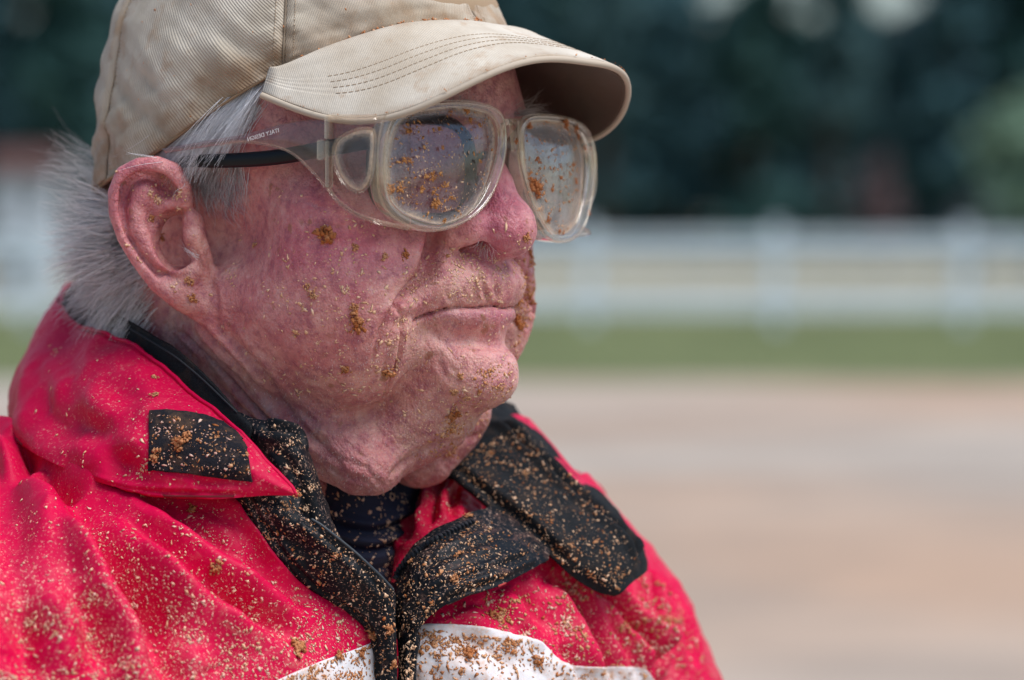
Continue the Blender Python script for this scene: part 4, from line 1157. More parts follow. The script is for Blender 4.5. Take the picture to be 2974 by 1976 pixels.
# ---- collar, near side: inner lining, stand, red outside with its point
BACKL = [[(300, 760, -128), (232, 800, -112), (196, 836, -88), (176, 862, -52), (190, 878, -30)],
         [(380, 860, -118), (300, 880, -104), (250, 905, -84), (215, 930, -56), (220, 945, -30)],
         [(400, 1000, -110), (330, 1010, -100), (290, 1020, -80), (260, 1030, -56), (260, 1040, -30)]]
garment('collar_lining', BACKL, 30, 50, 1.5, BLKF, jk, (), ((20, .4),), 5)
BAND = [[(186, 900, -44), (245, 902, -22), (321, 906, 6), (388, 942, 30), (448, 979, 45), (500, 1009, 55), (560, 1060, 63), (620, 1120, 72), (680, 1185, 80), (735, 1235, 86)],
        [(190, 912, -48), (246, 915, -22), (318, 925, 7), (382, 962, 29), (440, 1000, 44), (492, 1032, 54), (550, 1082, 62), (612, 1140, 71), (672, 1205, 80), (728, 1250, 88)],
        [(180, 980, -44), (236, 990, -22), (300, 1010, 4), (360, 1045, 26), (420, 1090, 40), (470, 1130, 50), (530, 1170, 60), (590, 1220, 70), (650, 1270, 78), (710, 1310, 86)],
        [(160, 1100, -44), (226, 1100, -24), (290, 1110, 0), (350, 1145, 20), (410, 1180, 34), (460, 1220, 44), (520, 1260, 54), (580, 1300, 64), (640, 1330, 72), (700, 1370, 80)]]
lin, LG_, lbv, _ = garment('collar_lining', BAND, 40, 120, 1.4, BLKF, jk, (), ((16, .5), (5, .12)), 6)
piping('collar_seam', lbv, [(330, 930), (400, 968), (460, 1004), (520, 1044), (600, 1112), (690, 1200)], .35, flat_mat('lining seam', (.022, .026, .032), .8), jk)
STAND = [[(560, 1110, 58), (640, 1165, 70), (710, 1203, 80), (790, 1226, 86), (850, 1240, 84), (876, 1258, 74)],
         [(600, 1200, 64), (680, 1240, 78), (760, 1270, 90), (830, 1290, 94), (880, 1305, 88), (899, 1318, 76)],
         [(660, 1320, 74), (740, 1340, 84), (810, 1370, 92), (870, 1390, 94), (915, 1402, 88), (938, 1412, 74)],
         [(720, 1440, 80), (800, 1460, 86), (860, 1480, 90), (910, 1500, 90), (952, 1515, 82), (978, 1525, 70)],
         [(790, 1560, 78), (860, 1570, 84), (920, 1580, 86), (970, 1592, 84), (1004, 1600, 78), (1024, 1608, 68)],
         [(880, 1650, 76), (950, 1655, 80), (1010, 1662, 80), (1050, 1668, 78), (1078, 1671, 74), (1096, 1676, 66)],
         [(990, 1740, 74), (1040, 1738, 76), (1080, 1736, 77), (1110, 1734, 76), (1132, 1732, 73), (1148, 1730, 66)],
         [(1040, 1850, 74), (1070, 1850, 76), (1095, 1850, 77), (1120, 1850, 76), (1140, 1850, 74), (1152, 1850, 68)],
         [(1040, 2200, 72), (1070, 2200, 74), (1095, 2200, 75), (1120, 2200, 75), (1140, 2200, 73), (1152, 2200, 68)]]
sd_, SG, sbv, _ = garment('collar_stand', STAND, 160, 50, 2.0, BLKN, jk, [([(760, 1240), (850, 1262), (872, 1300)], 1.6, 2.0, .8, .2), ([(800, 1290), (860, 1380), (900, 1500), (960, 1600)], 1.2, 2.2, .8, .2)], ((14, .9), (5, .3)), 8, lambda P: np.full(len(P), .7))
PLK = [[(655, 1405, 88), (700, 1405, 92), (760, 1410, 94), (830, 1418, 95), (878, 1425, 92)],
       [(700, 1492, 92), (740, 1490, 96), (790, 1490, 99), (840, 1490, 100), (880, 1488, 97)],
       [(766, 1591, 92), (810, 1580, 96), (850, 1565, 99), (900, 1545, 101), (938, 1528, 99)],
       [(797, 1647, 92), (860, 1635, 96), (920, 1620, 98), (980, 1605, 99), (1030, 1602, 96)],
       [(896, 1709, 90), (950, 1695, 94), (1010, 1680, 96), (1060, 1670, 96), (1100, 1668, 92)],
       [(996, 1772, 87), (1030, 1755, 90), (1070, 1735, 92), (1110, 1720, 92), (1142, 1710, 88)],
       [(1056, 1828, 84), (1080, 1815, 87), (1105, 1800, 89), (1130, 1785, 89), (1152, 1775, 85)],
       [(1085, 1902, 82), (1103, 1895, 85), (1121, 1890, 87), (1138, 1885, 87), (1155, 1880, 83)],
       [(1089, 1990, 80), (1106, 1990, 83), (1123, 1990, 85), (1140, 1990, 85), (1156, 1990, 81)],
       [(1092, 2220, 80), (1108, 2220, 83), (1124, 2220, 85), (1141, 2220, 85), (1157, 2220, 81)]]
pk, PG, pbv, _ = garment('placket', PLK, 190, 44, 1.8, BLKN, jk, [([(720, 1440), (790, 1560), (900, 1690), (1020, 1770), (1085, 1850), (1100, 1990)], .9, 1.0, .8, .05), ([(880, 1500), (940, 1560), (1040, 1640), (1120, 1730)], .8, 1.2, .8, .1), ([(760, 1500), (820, 1560), (900, 1600)], 1.2, 3, .6, .3)], ((16, 1.0), (5, .3)), 9, lambda P: np.full(len(P), .8))
piping('collar_seam', pbv, [(880, 1430), (884, 1490), (938, 1530), (1030, 1604), (1100, 1670), (1140, 1712)], .55, flat_mat('grey facing edge', (.030, .040, .050), .5), jk)
CB = 1.15
COLR = [[(240, 806, -126), (198, 834, -88), (172, 862, -46), (205, 926, -16), (300, 973, 16), (398, 1022, 42), (500, 1090, 62), (600, 1175, 80), (700, 1262, 92), (790, 1355, 99), (866, 1438, 102)],
        [(170, 900, -110), (128, 930, -74), (112, 975, -30), (170, 1030, 14), (275, 1070, 44), (375, 1110, 66), (480, 1160, 82), (590, 1235, 94), (690, 1300, 102), (785, 1375, 104), (866, 1438.6, 102)],
        [(130, 1000, -100), (78, 1030, -60), (62, 1075, -10), (130, 1140, 34), (240, 1170, 62), (345, 1200, 80), (460, 1240, 93), (580, 1300, 102), (690, 1345, 106), (785, 1400, 106), (866, 1439.2, 102)],
        [(110, 1100, -90), (48, 1130, -50), (34, 1170, 0), (110, 1240, 44), (215, 1280, 70), (330, 1310, 88), (450, 1345, 98), (570, 1378, 104), (690, 1400, 106), (785, 1422, 105), (866, 1439.8, 102)],
        [(110, 1220, -80), (44, 1230, -40), (28, 1262, 8), (95, 1310, 46), (190, 1362, 72), (300, 1405, 88), (430, 1435, 98), (560, 1444, 103), (680, 1445, 104), (785, 1443, 103), (866, 1440.4, 102)]]
cc = [([(60, 1120), (110, 1190), (170, 1240), (230, 1270)], 3.5, 6, .6, .3), ([(150, 960), (170, 1060), (190, 1150), (260, 1260)], 3, 8, .5, .3), ([(300, 1050), (330, 1130), (400, 1210)], 1.6, 6, .7, .3),
      ([(230, 1280), (300, 1240), (400, 1250), (430, 1290)], 1.6, 5, .7, .3), ([(300, 1330), (380, 1350), (430, 1400)], 1.8, 5, .7, .3), ([(195, 1180), (270, 1250), (330, 1330), (360, 1410)], 2.0, 5, .7, .25),
      ([(185, 905), (240, 950), (330, 995), (420, 1042), (510, 1105), (610, 1190), (700, 1275), (790, 1370)], .5, .8, .9, .05), ([(60, 1290), (150, 1345), (270, 1395), (400, 1425), (560, 1433), (700, 1434)], .6, .9, .9, .05),
      ([(740, 1400), (640, 1400), (560, 1405)], 1.0, 3, .6, .3), ([(90, 1060), (120, 1120), (130, 1180)], 2.4, 5, .6, .3)]
col_, CG, cbv, _ = garment('collar', COLR, 120, 200, 1.3, RED, jk, cc, ((30, 1.7), (10, .45)), 13, lambda P: np.clip(.38+.25*fbm(P/16, 2, 4), .1, .9))
top_edge = CG[0]; tube('collar_edge', top_edge, .85, RED, jk, 8); 
piping('collar_seam', cbv, [(45, 1272), (95, 1318), (190, 1366), (300, 1406), (430, 1436), (560, 1442), (680, 1442)], .5, flat_mat('deep red seam thread', (.16, .003, .01), .7), jk, -.1)  # thread in a deeper red than the collar
velc, VG = patch('hook_and_loop_patch', cbv, [(436, 1196), (500, 1196), (570, 1206), (640, 1226), (688, 1262), (712, 1300)], [(434, 1366), (490, 1372), (560, 1378), (620, 1384), (680, 1392), (734, 1400)], 50, 90, 1.1, 1.3, VEL, jk, .6, .25)
vbv = bvh_mesh(VG.reshape(-1, 3), grid_faces(*VG.shape[:2]))
CB = 1.6
# ---- far side: inside of the collar, facing with zip, black flap
INR = [[(1190, 1400, -30), (1245, 1375, -26), (1290, 1360, -22), (1340, 1400, -18), (1400, 1460, -10)],
       [(1180, 1480, -4), (1225, 1450, 0), (1280, 1430, 2), (1330, 1450, 4), (1400, 1490, 4)],
       [(1160, 1570, 16), (1195, 1540, 20), (1250, 1510, 22), (1310, 1500, 20), (1380, 1510, 16)],
       [(1135, 1690, 36), (1160, 1660, 40), (1200, 1620, 40), (1260, 1580, 36), (1340, 1560, 30)]]
inr, IG, ibv, _ = garment('inner_facing', INR, 70, 60, 1.2, REDI, jk, [([(1290, 1385), (1265, 1450), (1255, 1520)], 2.2, 2.2, .9, .2), ([(1230, 1420), (1205, 1500), (1180, 1580)], 2.0, 3, .8, .2), ([(1330, 1410), (1310, 1460), (1300, 1500)], 1.6, 2.2, .8, .2), ([(1250, 1480), (1240, 1530)], 1.2, 2, .8, .2)], ((14, .9), (5, .4)), 21, lambda P: np.full(len(P), .7))
FPL = [[(1142, 1662, 52), (1160, 1640, 56), (1175, 1616, 56), (1204, 1585, 54), (1236, 1557, 52), (1296, 1518, 46), (1378, 1484, 34), (1470, 1470, 16), (1560, 1500, 4)],
       [(1148, 1700, 60), (1180, 1672, 64), (1205, 1640, 66), (1240, 1612, 66), (1280, 1585, 64), (1340, 1552, 57), (1410, 1530, 46), (1500, 1520, 30), (1580, 1545, 16)],
       [(1152, 1750, 66), (1185, 1728, 72), (1215, 1700, 74), (1255, 1670, 74), (1305, 1640, 72), (1370, 1612, 66), (1440, 1588, 56), (1520, 1570, 42), (1590, 1580, 26)],
       [(1154, 1830, 70), (1180, 1812, 76), (1210, 1780, 79), (1250, 1745, 80), (1305, 1710, 78), (1375, 1680, 73), (1450, 1650, 64), (1525, 1620, 50), (1596, 1604, 34)],
       [(1154, 1920, 72), (1175, 1905, 77), (1195, 1880, 79), (1228, 1812, 79), (1285, 1762, 78), (1356, 1727, 75), (1436, 1706, 67), (1518, 1668, 54), (1594, 1625, 38)]]
fp, PG2, p2bv, _ = garment('placket', FPL, 100, 150, 1.8, BLKN, jk, [([(1180, 1800), (1230, 1740), (1320, 1690), (1430, 1655), (1540, 1610)], 1.0, 1.3, .9, .05), ([(1215, 1660), (1290, 1620), (1370, 1580), (1440, 1560)], 1.2, 2.2, .8, .2), ([(1290, 1740), (1380, 1705), (1470, 1670)], .8, 1.6, .8, .1)], ((18, 1.2), (6, .35)), 23, lambda P: np.full(len(P), .8))
FP3 = [[(1154, 1880, 70), (1170, 1872, 76), (1190, 1862, 79), (1208, 1850, 79), (1222, 1846, 76)],
       [(1154, 1930, 72), (1170, 1926, 77), (1186, 1922, 79), (1200, 1918, 79), (1212, 1915, 76)],
       [(1154, 1990, 72), (1168, 1990, 77), (1183, 1990, 79), (1197, 1990, 79), (1208, 1990, 76)],
       [(1154, 2220, 72), (1168, 2220, 77), (1183, 2220, 79), (1197, 2220, 79), (1208, 2220, 76)]]
fp3, P3, p3bv, _ = garment('placket', FP3, 70, 24, 1.8, BLKN, jk, [([(1200, 1860), (1192, 1930), (1190, 2100)], .7, .9, .9, .02)], ((16, .6), (5, .25)), 24, lambda P: np.full(len(P), .8))
piping('collar_seam', p2bv, [(1226, 1818), (1284, 1766), (1352, 1731), (1432, 1709), (1515, 1671), (1588, 1628)], .5, flat_mat('frayed red edge', (.38, .03, .03), .8), jk, -.3)
# zip: tape and teeth
ZL = [(1153, 1684), (1163, 1660), (1186, 1632), (1230, 1592), (1285, 1561), (1329, 1538), (1376, 1518)]
zt = piping('zip_tape', p2bv, ZL, 1.7, flat_mat('zip tape', (.010, .012, .016), .8), jk, .2, flat=.5)
Zr = resample(ZL, 2.); seg = np.concatenate([[0], np.cumsum(np.linalg.norm(np.diff(Zr, axis=0), axis=1))])
TOOTH = flat_mat('black zip tooth', (.010, .016, .024), .28, Specular_IOR_Level=.7); t0_ = None
for k, s_ in enumerate(np.arange(4, seg[-1], 11.5)):
    u = np.interp(s_, seg, Zr[:, 0]); v = np.interp(s_, seg, Zr[:, 1]); u2 = np.interp(s_+4, seg, Zr[:, 0]); v2 = np.interp(s_+4, seg, Zr[:, 1])
    p, n_ = cast(p2bv, u, v); p2, _n = cast(p2bv, u2, v2)
    if p is None or p2 is None: continue
    if n_@(EYE-p) < 0: n_ = -n_
    t_ = p2-p; t_ /= np.linalg.norm(t_); s2 = np.cross(n_, t_)
    if t0_ is None:
        t0_ = bevel_box('zip_tooth', (0, 0, 0), (.5, 0, 0), (0, 1.55, 0), (0, 0, .75), TOOTH, jk, .22)
        me0 = t0_.data; co = np.zeros(len(me0.vertices)*3, np.float32); me0.vertices.foreach_get('co', co); co = co.reshape(-1, 3)-world(np.zeros(3)).astype(np.float32); 
        q = co/.001; bodyc = np.stack([q@CR, -(q@CF), q@CU], -1)*.001; me0.vertices.foreach_set('co', bodyc.astype(np.float32).ravel()); me0.update(); ob = t0_
    else: ob = t0_.copy(); COL.objects.link(ob)
    wt = lambda a: a[0]*CR+a[2]*CU-a[1]*CF
    Mz = Matrix(np.stack([wt(t_), wt(s2), wt(n_)], 1).tolist()).to_4x4(); Mz.translation = Vector(world(p+n_*1.0))
    ob.matrix_basis = Mz
# flap
FLP = [[(1250, 1235, -40), (1330, 1190, -50), (1400, 1160, -58), (1450, 1160, -64), (1490, 1182, -70)],
       [(1270, 1300, -14), (1360, 1250, -20), (1430, 1220, -30), (1490, 1205, -42), (1532, 1216, -54)],
       [(1285, 1358, 4), (1390, 1330, 0), (1470, 1300, -8), (1545, 1278, -22), (1600, 1292, -40)],
       [(1375, 1445, 16), (1460, 1410, 14), (1540, 1385, 4), (1610, 1360, -10), (1660, 1363, -30)],
       [(1461, 1514, 24), (1540, 1480, 24), (1620, 1460, 14), (1690, 1430, -2), (1732, 1430, -22)],
       [(1570, 1590, 30), (1640, 1560, 30), (1710, 1530, 20), (1760, 1500, 4), (1796, 1500, -16)],
       [(1650, 1665, 30), (1712, 1640, 30), (1770, 1600, 22), (1822, 1568, 8), (1855, 1572, -12)],
       [(1718, 1712, 28), (1765, 1690, 28), (1812, 1655, 22), (1854, 1622, 10), (1876, 1622, -8)],
       [(1784, 1734, 24), (1806, 1722, 24), (1830, 1696, 20), (1854, 1668, 10), (1871, 1652, -4)]]
def edge_freeze(nu, nv): return np.ones((nu, nv))
flp, LFG, flbv, _ = garment('collar_flap', FLP, 150, 80, 3.0, BLKF, jk, [([(1440, 1225), (1520, 1290), (1620, 1390), (1730, 1480), (1810, 1565), (1850, 1620)], 1.8, 1.8, 1.2, .08), ([(1330, 1360), (1430, 1450), (1540, 1530), (1650, 1625)], 1.3, 1.5, 1.0, .1), ([(1400, 1290), (1500, 1390), (1620, 1500), (1740, 1610)], 1.0, 5, .6, .2), ([(1800, 1700), (1840, 1660)], 1., 3, .6, .3)], ((24, 2.0), (7, .5)), 25)
C = np.array([[K(u+5*(j > 2), v-2, d-6-(2 if j > 2 else 0)) for j, (u, v, d) in enumerate(row)] for row in FLP[1:]]); G = cr_interp(cr_interp(C, 90, 0), 50, 1)
V, F, uv, G, n = solid(G, 1.2); mk('collar', V, F, RED, jk, attrs={'dust': np.full(len(V), .4)})
# hidden back and far shoulder so that the jacket is a whole garment
BK = [[(240, 860, -126), (420, 900, -150), (700, 1000, -150), (1000, 1100, -130), (1250, 1240, -70)],
      [(60, 1230, -70), (350, 1230, -190), (800, 1260, -210), (1300, 1330, -190), (1700, 1400, -120)],
      [(-330, 1400, -40), (200, 1500, -240), (900, 1560, -270), (1500, 1540, -240), (1800, 1560, -150)],
      [(-330, 2250, 60), (200, 2250, -240), (900, 2250, -290), (1700, 2250, -260), (2150, 2250, -160)]]
garment('back_panel', BK, 50, 50, 1.2, RED, jk, (), ((30, 1.5),), 30, lambda P: np.full(len(P), .3))
BODYFILL = None

# ---- mud on the clothes
def spray(bv, n, reg, seed, size, mats, dens=None, cl=0, flat=.4, stretch=2., par=jk):
    P1, N1 = scatter_px(bv, n, reg, seed, dens, cl); r = np.random.default_rng(seed+1)
    if len(P1) == 0: return
    mud_specks('mud_specks', P1+N1*.1, N1, r.lognormal(math.log(size*.92), .58, len(P1)), mats, par, flat=flat, stretch=stretch, seed=seed+2)
near_reg = [(0, 1340), (250, 1420), (680, 1470), (800, 1660), (1050, 1830), (1085, 1990), (0, 1990)]
def dn(u, v): return np.clip((v-1330)/560, .06, 1)**1.3*(.4+.8*(noise3(np.array([u/90., v/90., 0]), 5) > -.1))
spray(nbv, 1900, near_reg, 501, .29, MUD_LIGHT, dn, 26)
PINKD = mud_material('pale pinkish grit', (.70, .36, .28), (.86, .60, .48))
spray(nbv, 2000, near_reg, 511, .24, PINKD, dn, 0)
spray(cbv, 190, [(120, 1000), (400, 1030), (700, 1280), (840, 1430), (300, 1400), (80, 1250)], 521, .33, MUD_LIGHT, None, 22)
spray(vbv, 240, [(440, 1200), (640, 1230), (720, 1310), (733, 1395), (436, 1362)], 531, .28, MUD, None, 24)
spray(vbv, 160, [(440, 1200), (640, 1230), (720, 1310), (733, 1395), (436, 1362)], 533, .26, PINKD)
spray(pbv, 380, [(680, 1450), (870, 1450), (1030, 1604), (1150, 1720), (1155, 1985), (1092, 1985), (1060, 1830), (800, 1640)], 541, .27, MUD, None, 20)
spray(pbv, 520, [(680, 1450), (870, 1450), (1030, 1604), (1150, 1720), (1155, 1985), (1092, 1985), (1060, 1830), (800, 1640)], 545, .23, MUD_LIGHT)
spray(sbv, 260, [(720, 1210), (860, 1250), (940, 1420), (1020, 1605), (1140, 1725), (1000, 1640), (880, 1490), (860, 1400)], 551, .26, MUD_LIGHT, None, 16)
spray(p2bv, 480, [(1150, 1690), (1240, 1570), (1400, 1500), (1580, 1600), (1430, 1700), (1280, 1755), (1220, 1850), (1160, 1850)], 561, .28, MUD, None, 18)
spray(p2bv, 480, [(1150, 1690), (1240, 1570), (1400, 1500), (1580, 1600), (1430, 1700), (1280, 1755), (1220, 1850), (1160, 1850)], 565, .25, MUD_LIGHT)
spray(p3bv, 160, [(1156, 1850), (1208, 1850), (1200, 1990), (1156, 1990)], 569, .36, MUD_LIGHT)
fr = [(1300, 1370), (1400, 1290), (1520, 1230), (1660, 1380), (1800, 1520), (1865, 1630), (1790, 1725), (1650, 1650), (1460, 1505)]
spray(flbv, 700, fr, 571, .27, MUD, lambda u, v: .35+.65*math.exp(-((u-v-60)/160)**2), 22)
spray(flbv, 900, fr, 575, .21, MUD_LIGHT)
spray(tbv, 230, [(950, 1430), (1200, 1430), (1180, 1560), (1140, 1690), (1020, 1600), (960, 1500)], 581, .36, MUD_LIGHT, None, 16)
far_reg = [(1230, 1800), (1420, 1720), (1600, 1640), (1800, 1740), (1880, 1650), (1960, 1710), (2080, 1990), (1240, 1990)]
spray(fbv, 900, far_reg, 591, .50, MUD, None, 26); spray(fbv, 700, far_reg, 595, .45, PINKD, None, 24)
spray(wbv, 800, [(1215, 1825), (1560, 1865), (1640, 1935), (1890, 1960), (1900, 1990), (1210, 1990)], 601, .48, MUD, lambda u, v: .25+.75*math.exp(-((v-1850)/50)**2), 22)
spray(wnbv, 420, [(790, 1985), (930, 1925), (1085, 1870), (1085, 1990)], 605, .42, MUD, None, 16)
spray(ibv, 60, [(1210, 1440), (1290, 1380), (1370, 1460), (1300, 1500), (1200, 1560)], 611, .35, MUD_LIGHT)
for i, (bv, u, v, r, t) in enumerate([(cbv, 448, 1098, 1.6, .8), (cbv, 449, 1150, 1.6, .6), (vbv, 520, 1290, 3.0, .3), (vbv, 540, 1270, 2.4, .3), (vbv, 450, 1322, 2.4, .4), (nbv, 630, 1650, 2.8, .3), (nbv, 555, 1480, 2.0, .3), (nbv, 865, 1880, 3.4, .25), (nbv, 860, 1900, 2.6, .3), (nbv, 410, 1440, 1.5, .7),
        (wnbv, 985, 1905, 2.4, .25), (wnbv, 1050, 1892, 2.2, .2), (fbv, 1350, 1900, 2.6, .2), (wbv, 1370, 1895, 3.0, .15), (wbv, 1560, 1925, 2.6, .25), (fbv, 1430, 1790, 2.4, .2), (p2bv, 1360, 1500, 1.9, .4), (p2bv, 1195, 1630, 1.7, .4), (p2bv, 1335, 1610, 1.9, .4), (p2bv, 1320, 1680, 2.0, .4), (pbv, 1130, 1830, 2.4, .4), (pbv, 1080, 1845, 2.0, .3), (pbv, 1140, 1930, 2.2, .3), (cbv, 862, 1436, 1.8, .3)]):
    p, nn = cast(bv, u, v)
    if p is None: continue
    if nn@(EYE-p) < 0: nn = -nn
    clump('mud_clump', p+nn*.2, nn, r, MUD, jk, seed=700+i, n=int(7+r*3), tone=t)

# ================================================================ CAP
cap = thing('baseball_cap', 'faded khaki cotton cap with curved peak, worn on the old man\'s head', 'cap', world(head2body(np.array([0., 0, 100]))))
TW = [twill_material('khaki twill %s' % k, (.43, .37, .285), (.65, .595, .505), a) for k, a in (('side', .55), ('front', -.35))]
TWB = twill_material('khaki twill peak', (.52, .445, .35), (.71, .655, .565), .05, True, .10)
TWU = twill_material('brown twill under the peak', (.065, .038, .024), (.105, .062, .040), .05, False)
HEM = flat_mat('khaki edge binding', (.30, .21, .13), .85)
THREAD = flat_mat('cap thread', (.40, .30, .21), .8); THREAD_L = flat_mat('dark seam thread', (.22, .17, .12), .8)  # seam thread is darker than the stitches
rim_f = np.array([-95, -60, -15, 12, 45, 70, 95.]); rim_z = np.array([60, 62.5, 72, 86.5, 105, 118, 128.])
fine_f = np.linspace(-100, 100, 81); fine_z = np.interp(fine_f, rim_f, rim_z); kern = np.ones(11)/11
fine_z = np.convolve(np.pad(fine_z, 5, mode='edge'), kern, 'valid')
def crown_pt(th, t):
    """th 0 at the front, + towards the near side; t 0 rim, 1 top"""
    th, t = np.broadcast_arrays(np.asarray(th, float), np.asarray(t, float))
    F = np.where(np.cos(th) < 0, 88, 92)*np.cos(th); L = 77*np.sin(th)
    zr = np.interp(F, fine_f, fine_z)
    w = np.clip((np.cos(th)-.45)/.5, 0, 1); p = 2.5*(1-w)+1.35*w
    rr = (1-t**p)**(1/p); top = 192.
    z = zr+(top-zr)*t
    bulge = 1+.008*np.sin(np.pi*np.clip(t*2.2, 0, 1))*(1-w)
    P = np.stack([F*rr*bulge+4*t, L*rr*bulge, z], -1)
    return P
def cap_wrinkle(H, th, t):
    d = 1.5*fbm(H/np.array([26, 26, 26]), 3, 50)
    q = np.stack([(H[..., 0]*.55+H[..., 2]*.83)/7, (H[..., 0]*.83-H[..., 2]*.55)/38, H[..., 1]/40], -1)
    d += 1.3*fbm(q, 2, 52)*np.clip(1.3-2*t, .2, 1)
    q = np.stack([(H[..., 2]-.35*H[..., 0])/5.5, H[..., 0]/50, H[..., 1]/30], -1)
    d += 1.1*fbm(q, 2, 55)*np.exp(-(t/.22)**2)
    return d
seams = [-math.pi, -2.15, -1.04, 0, 1.04, 2.15, math.pi]
for i in range(6):
    a, b = seams[i], seams[i+1]; nu, nt = 90, 80
    th = np.linspace(a, b, nu)[:, None]; t = (np.linspace(0, 1, nt)**1.15)[None]*.995
    P = crown_pt(th, t)
    edge = np.minimum(th-a, b-th); e = np.exp(-(edge/.018)**2)+0*t
    TH, T = np.broadcast_arrays(th, t)
    ctr = P-np.array([0, 0, 120]); nrm = ctr*np.array([1, 1, .6]); nrm /= np.linalg.norm(nrm, axis=-1, keepdims=True)
    rip = .35*np.exp(-((edge-.055)/.03)**2)*np.sin(T*150+3*np.sin(T*37))*(T < .9)
    P = P+nrm*(cap_wrinkle(P, TH, T)-1.3*e+rip)[..., None]
    G = head2body(P)
    V, F, uv, G, n = solid(G, 1.2)
    stain = np.exp(-(T/.13)**2)*1.15+.25*np.exp(-(edge/.05)**2)
    stn = np.clip(stain+.45*fbm(P/15, 3, 60)*np.exp(-(T/.35)**2), 0, 1)
    o = mk('panel', V, F, TW[1 if i in (2, 3) else 0], cap, uv=uv, attrs={'stain': np.concatenate([stn.ravel()]*2)})
    # seam and its twin row of stitches
    if i > 0:
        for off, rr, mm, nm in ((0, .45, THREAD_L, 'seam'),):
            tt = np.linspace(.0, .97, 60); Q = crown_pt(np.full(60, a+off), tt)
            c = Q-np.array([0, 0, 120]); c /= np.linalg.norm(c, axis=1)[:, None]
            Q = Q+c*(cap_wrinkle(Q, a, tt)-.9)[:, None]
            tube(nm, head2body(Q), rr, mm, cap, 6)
        for off in (-.045, .045):
            segs = []; tt = np.linspace(.01, .95, 150)
            Q = crown_pt(np.full(150, a+off), tt); c = Q-np.array([0, 0, 120]); c *= np.array([1, 1, .6]); c /= np.linalg.norm(c, axis=1)[:, None]
            ee = .35*np.exp(-((.045-.055)/.03)**2)*np.sin(tt*150+3*np.sin(tt*37))
            Q = head2body(Q+c*(cap_wrinkle(Q, a, tt)+.05+ee)[:, None])
            VV, FF = [], []
            for j in range(0, 149, 2):
                v_, f_, _ = tube_np(Q[j:j+2], .22, 4); FF.append(f_+sum(len(x) for x in VV)); VV.append(v_)
            mk('stitching', np.concatenate(VV), np.concatenate(FF), THREAD, cap, kind='stuff')
# sweatband edge under the crown
th = np.linspace(-math.pi, math.pi, 160); G = []
for k, (dz, sc) in enumerate(((-.2, 1.004), (-.9, .995), (-.6, .975), (6, .968), (14, .955))):
    Q = crown_pt(th, np.zeros(160)); Q = Q*np.array([sc, sc, 1])+np.array([0, 0, dz]); Q += 0; G.append(head2body(Q))
V, F, uv, G, n = solid(np.array(G), .4); mk('sweatband', V, F, HEM, cap)
# button
v_, f_ = [], []
bm = bmesh.new(); bmesh.ops.create_uvsphere(bm, u_segments=16, v_segments=8, radius=.007)
for v in bm.verts: v.co.z *= .45
me = bpy.data.meshes.new('button'); bm.to_mesh(me); bm.free(); o = link('button', me, TWB, cap); o.location = Vector(world(head2body(np.array([4., 0, 193.5])))) ; o.matrix_parent_inverse = Matrix.Translation(-cap.location)

# peak
def peak_pt(a, s, dz=0.):
    """a -1..1 across (1 near side), s 0 at the crown, 1 at the rim of the peak"""
    a, s = np.broadcast_arrays(np.asarray(a, float), np.asarray(s, float))
    th = a*1.08
    inner = np.stack([92*np.cos(th)*1.0, 78*np.sin(th), 0*th], -1)
    zi = np.interp(inner[..., 0], fine_f, fine_z)
    ph = a*math.pi/2
    ca, sa = np.cos(ph), np.sin(ph)
    ex = 2/3.2
    Fo = 44+99*np.sign(ca)*np.abs(ca)**ex*1.0; Lo = 76*np.sign(sa)*np.abs(sa)**(2/2.6)
    F = inner[..., 0]+(Fo-inner[..., 0])*s; L = inner[..., 1]+(Lo-inner[..., 1])*s
    zc = 128.5-.37*(F-92)
    z = zc-38.5*(np.minimum(np.abs(L), 70.5+.1*np.abs(L))/70)**3.2
    z = zi*(1-np.clip(s*3, 0, 1))+z*np.clip(s*3, 0, 1)
    return np.stack([F, L, z+dz], -1)
a = np.linspace(-1, 1, 150)[:, None]; s = np.linspace(0, 1, 60)[None]
P = peak_pt(a, s); A, S = np.broadcast_arrays(a, s)
P[..., 2] += .35*fbm(P/22, 2, 70)
for k_, s0 in enumerate((.50, .57, .64, .71)): P[..., 2] -= .28*np.exp(-((S-s0)/.010)**2)
G = head2body(P); nn = grid_normals(G)
if nn[..., 2].mean() < 0: nn = -nn
B = G-nn*1.6
def shell(G, nn, th):
    V = np.concatenate([G.reshape(-1, 3), (G-nn*th).reshape(-1, 3)]); nu, nv = G.shape[:2]; M = nu*nv; F = grid_faces(nu, nv); idx = np.arange(M).reshape(nu, nv)
    def rim(ids): x = np.array(ids[:-1]); y = np.array(ids[1:]); return np.stack([x, y, y+M, x+M], -1)
    return V, np.concatenate([F, F[:, ::-1]+M, rim(idx[0]), rim(idx[-1, ::-1]), rim(idx[::-1, 0]), rim(idx[:, -1])])
V, F = shell(G, nn, 1.5)
duv = np.stack([P[..., 0], P[..., 1]], -1).reshape(-1, 2); duv = np.concatenate([duv, duv])
stn = np.clip(.85*np.exp(-(S/.12)**2)+.6*np.exp(-((1-S)/.05)**2)+.5*np.clip(fbm(P/20, 3, 61), 0, 1)*np.exp(-(S/.3)**2), 0, 1)
peak = mk('peak', V, F, TWB, cap, uv=duv, attrs={'stain': np.concatenate([stn.ravel()]*2)})
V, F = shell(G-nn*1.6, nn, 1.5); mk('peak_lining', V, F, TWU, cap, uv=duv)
Q = head2body(peak_pt(np.linspace(-1, 1, 160), np.full(160, 1.0), -1.5)); tube('edge_binding', Q, 1.3, flat_mat('worn peak edge', (.46, .39, .31), .85), cap, 10, up=(0, 0, 1))
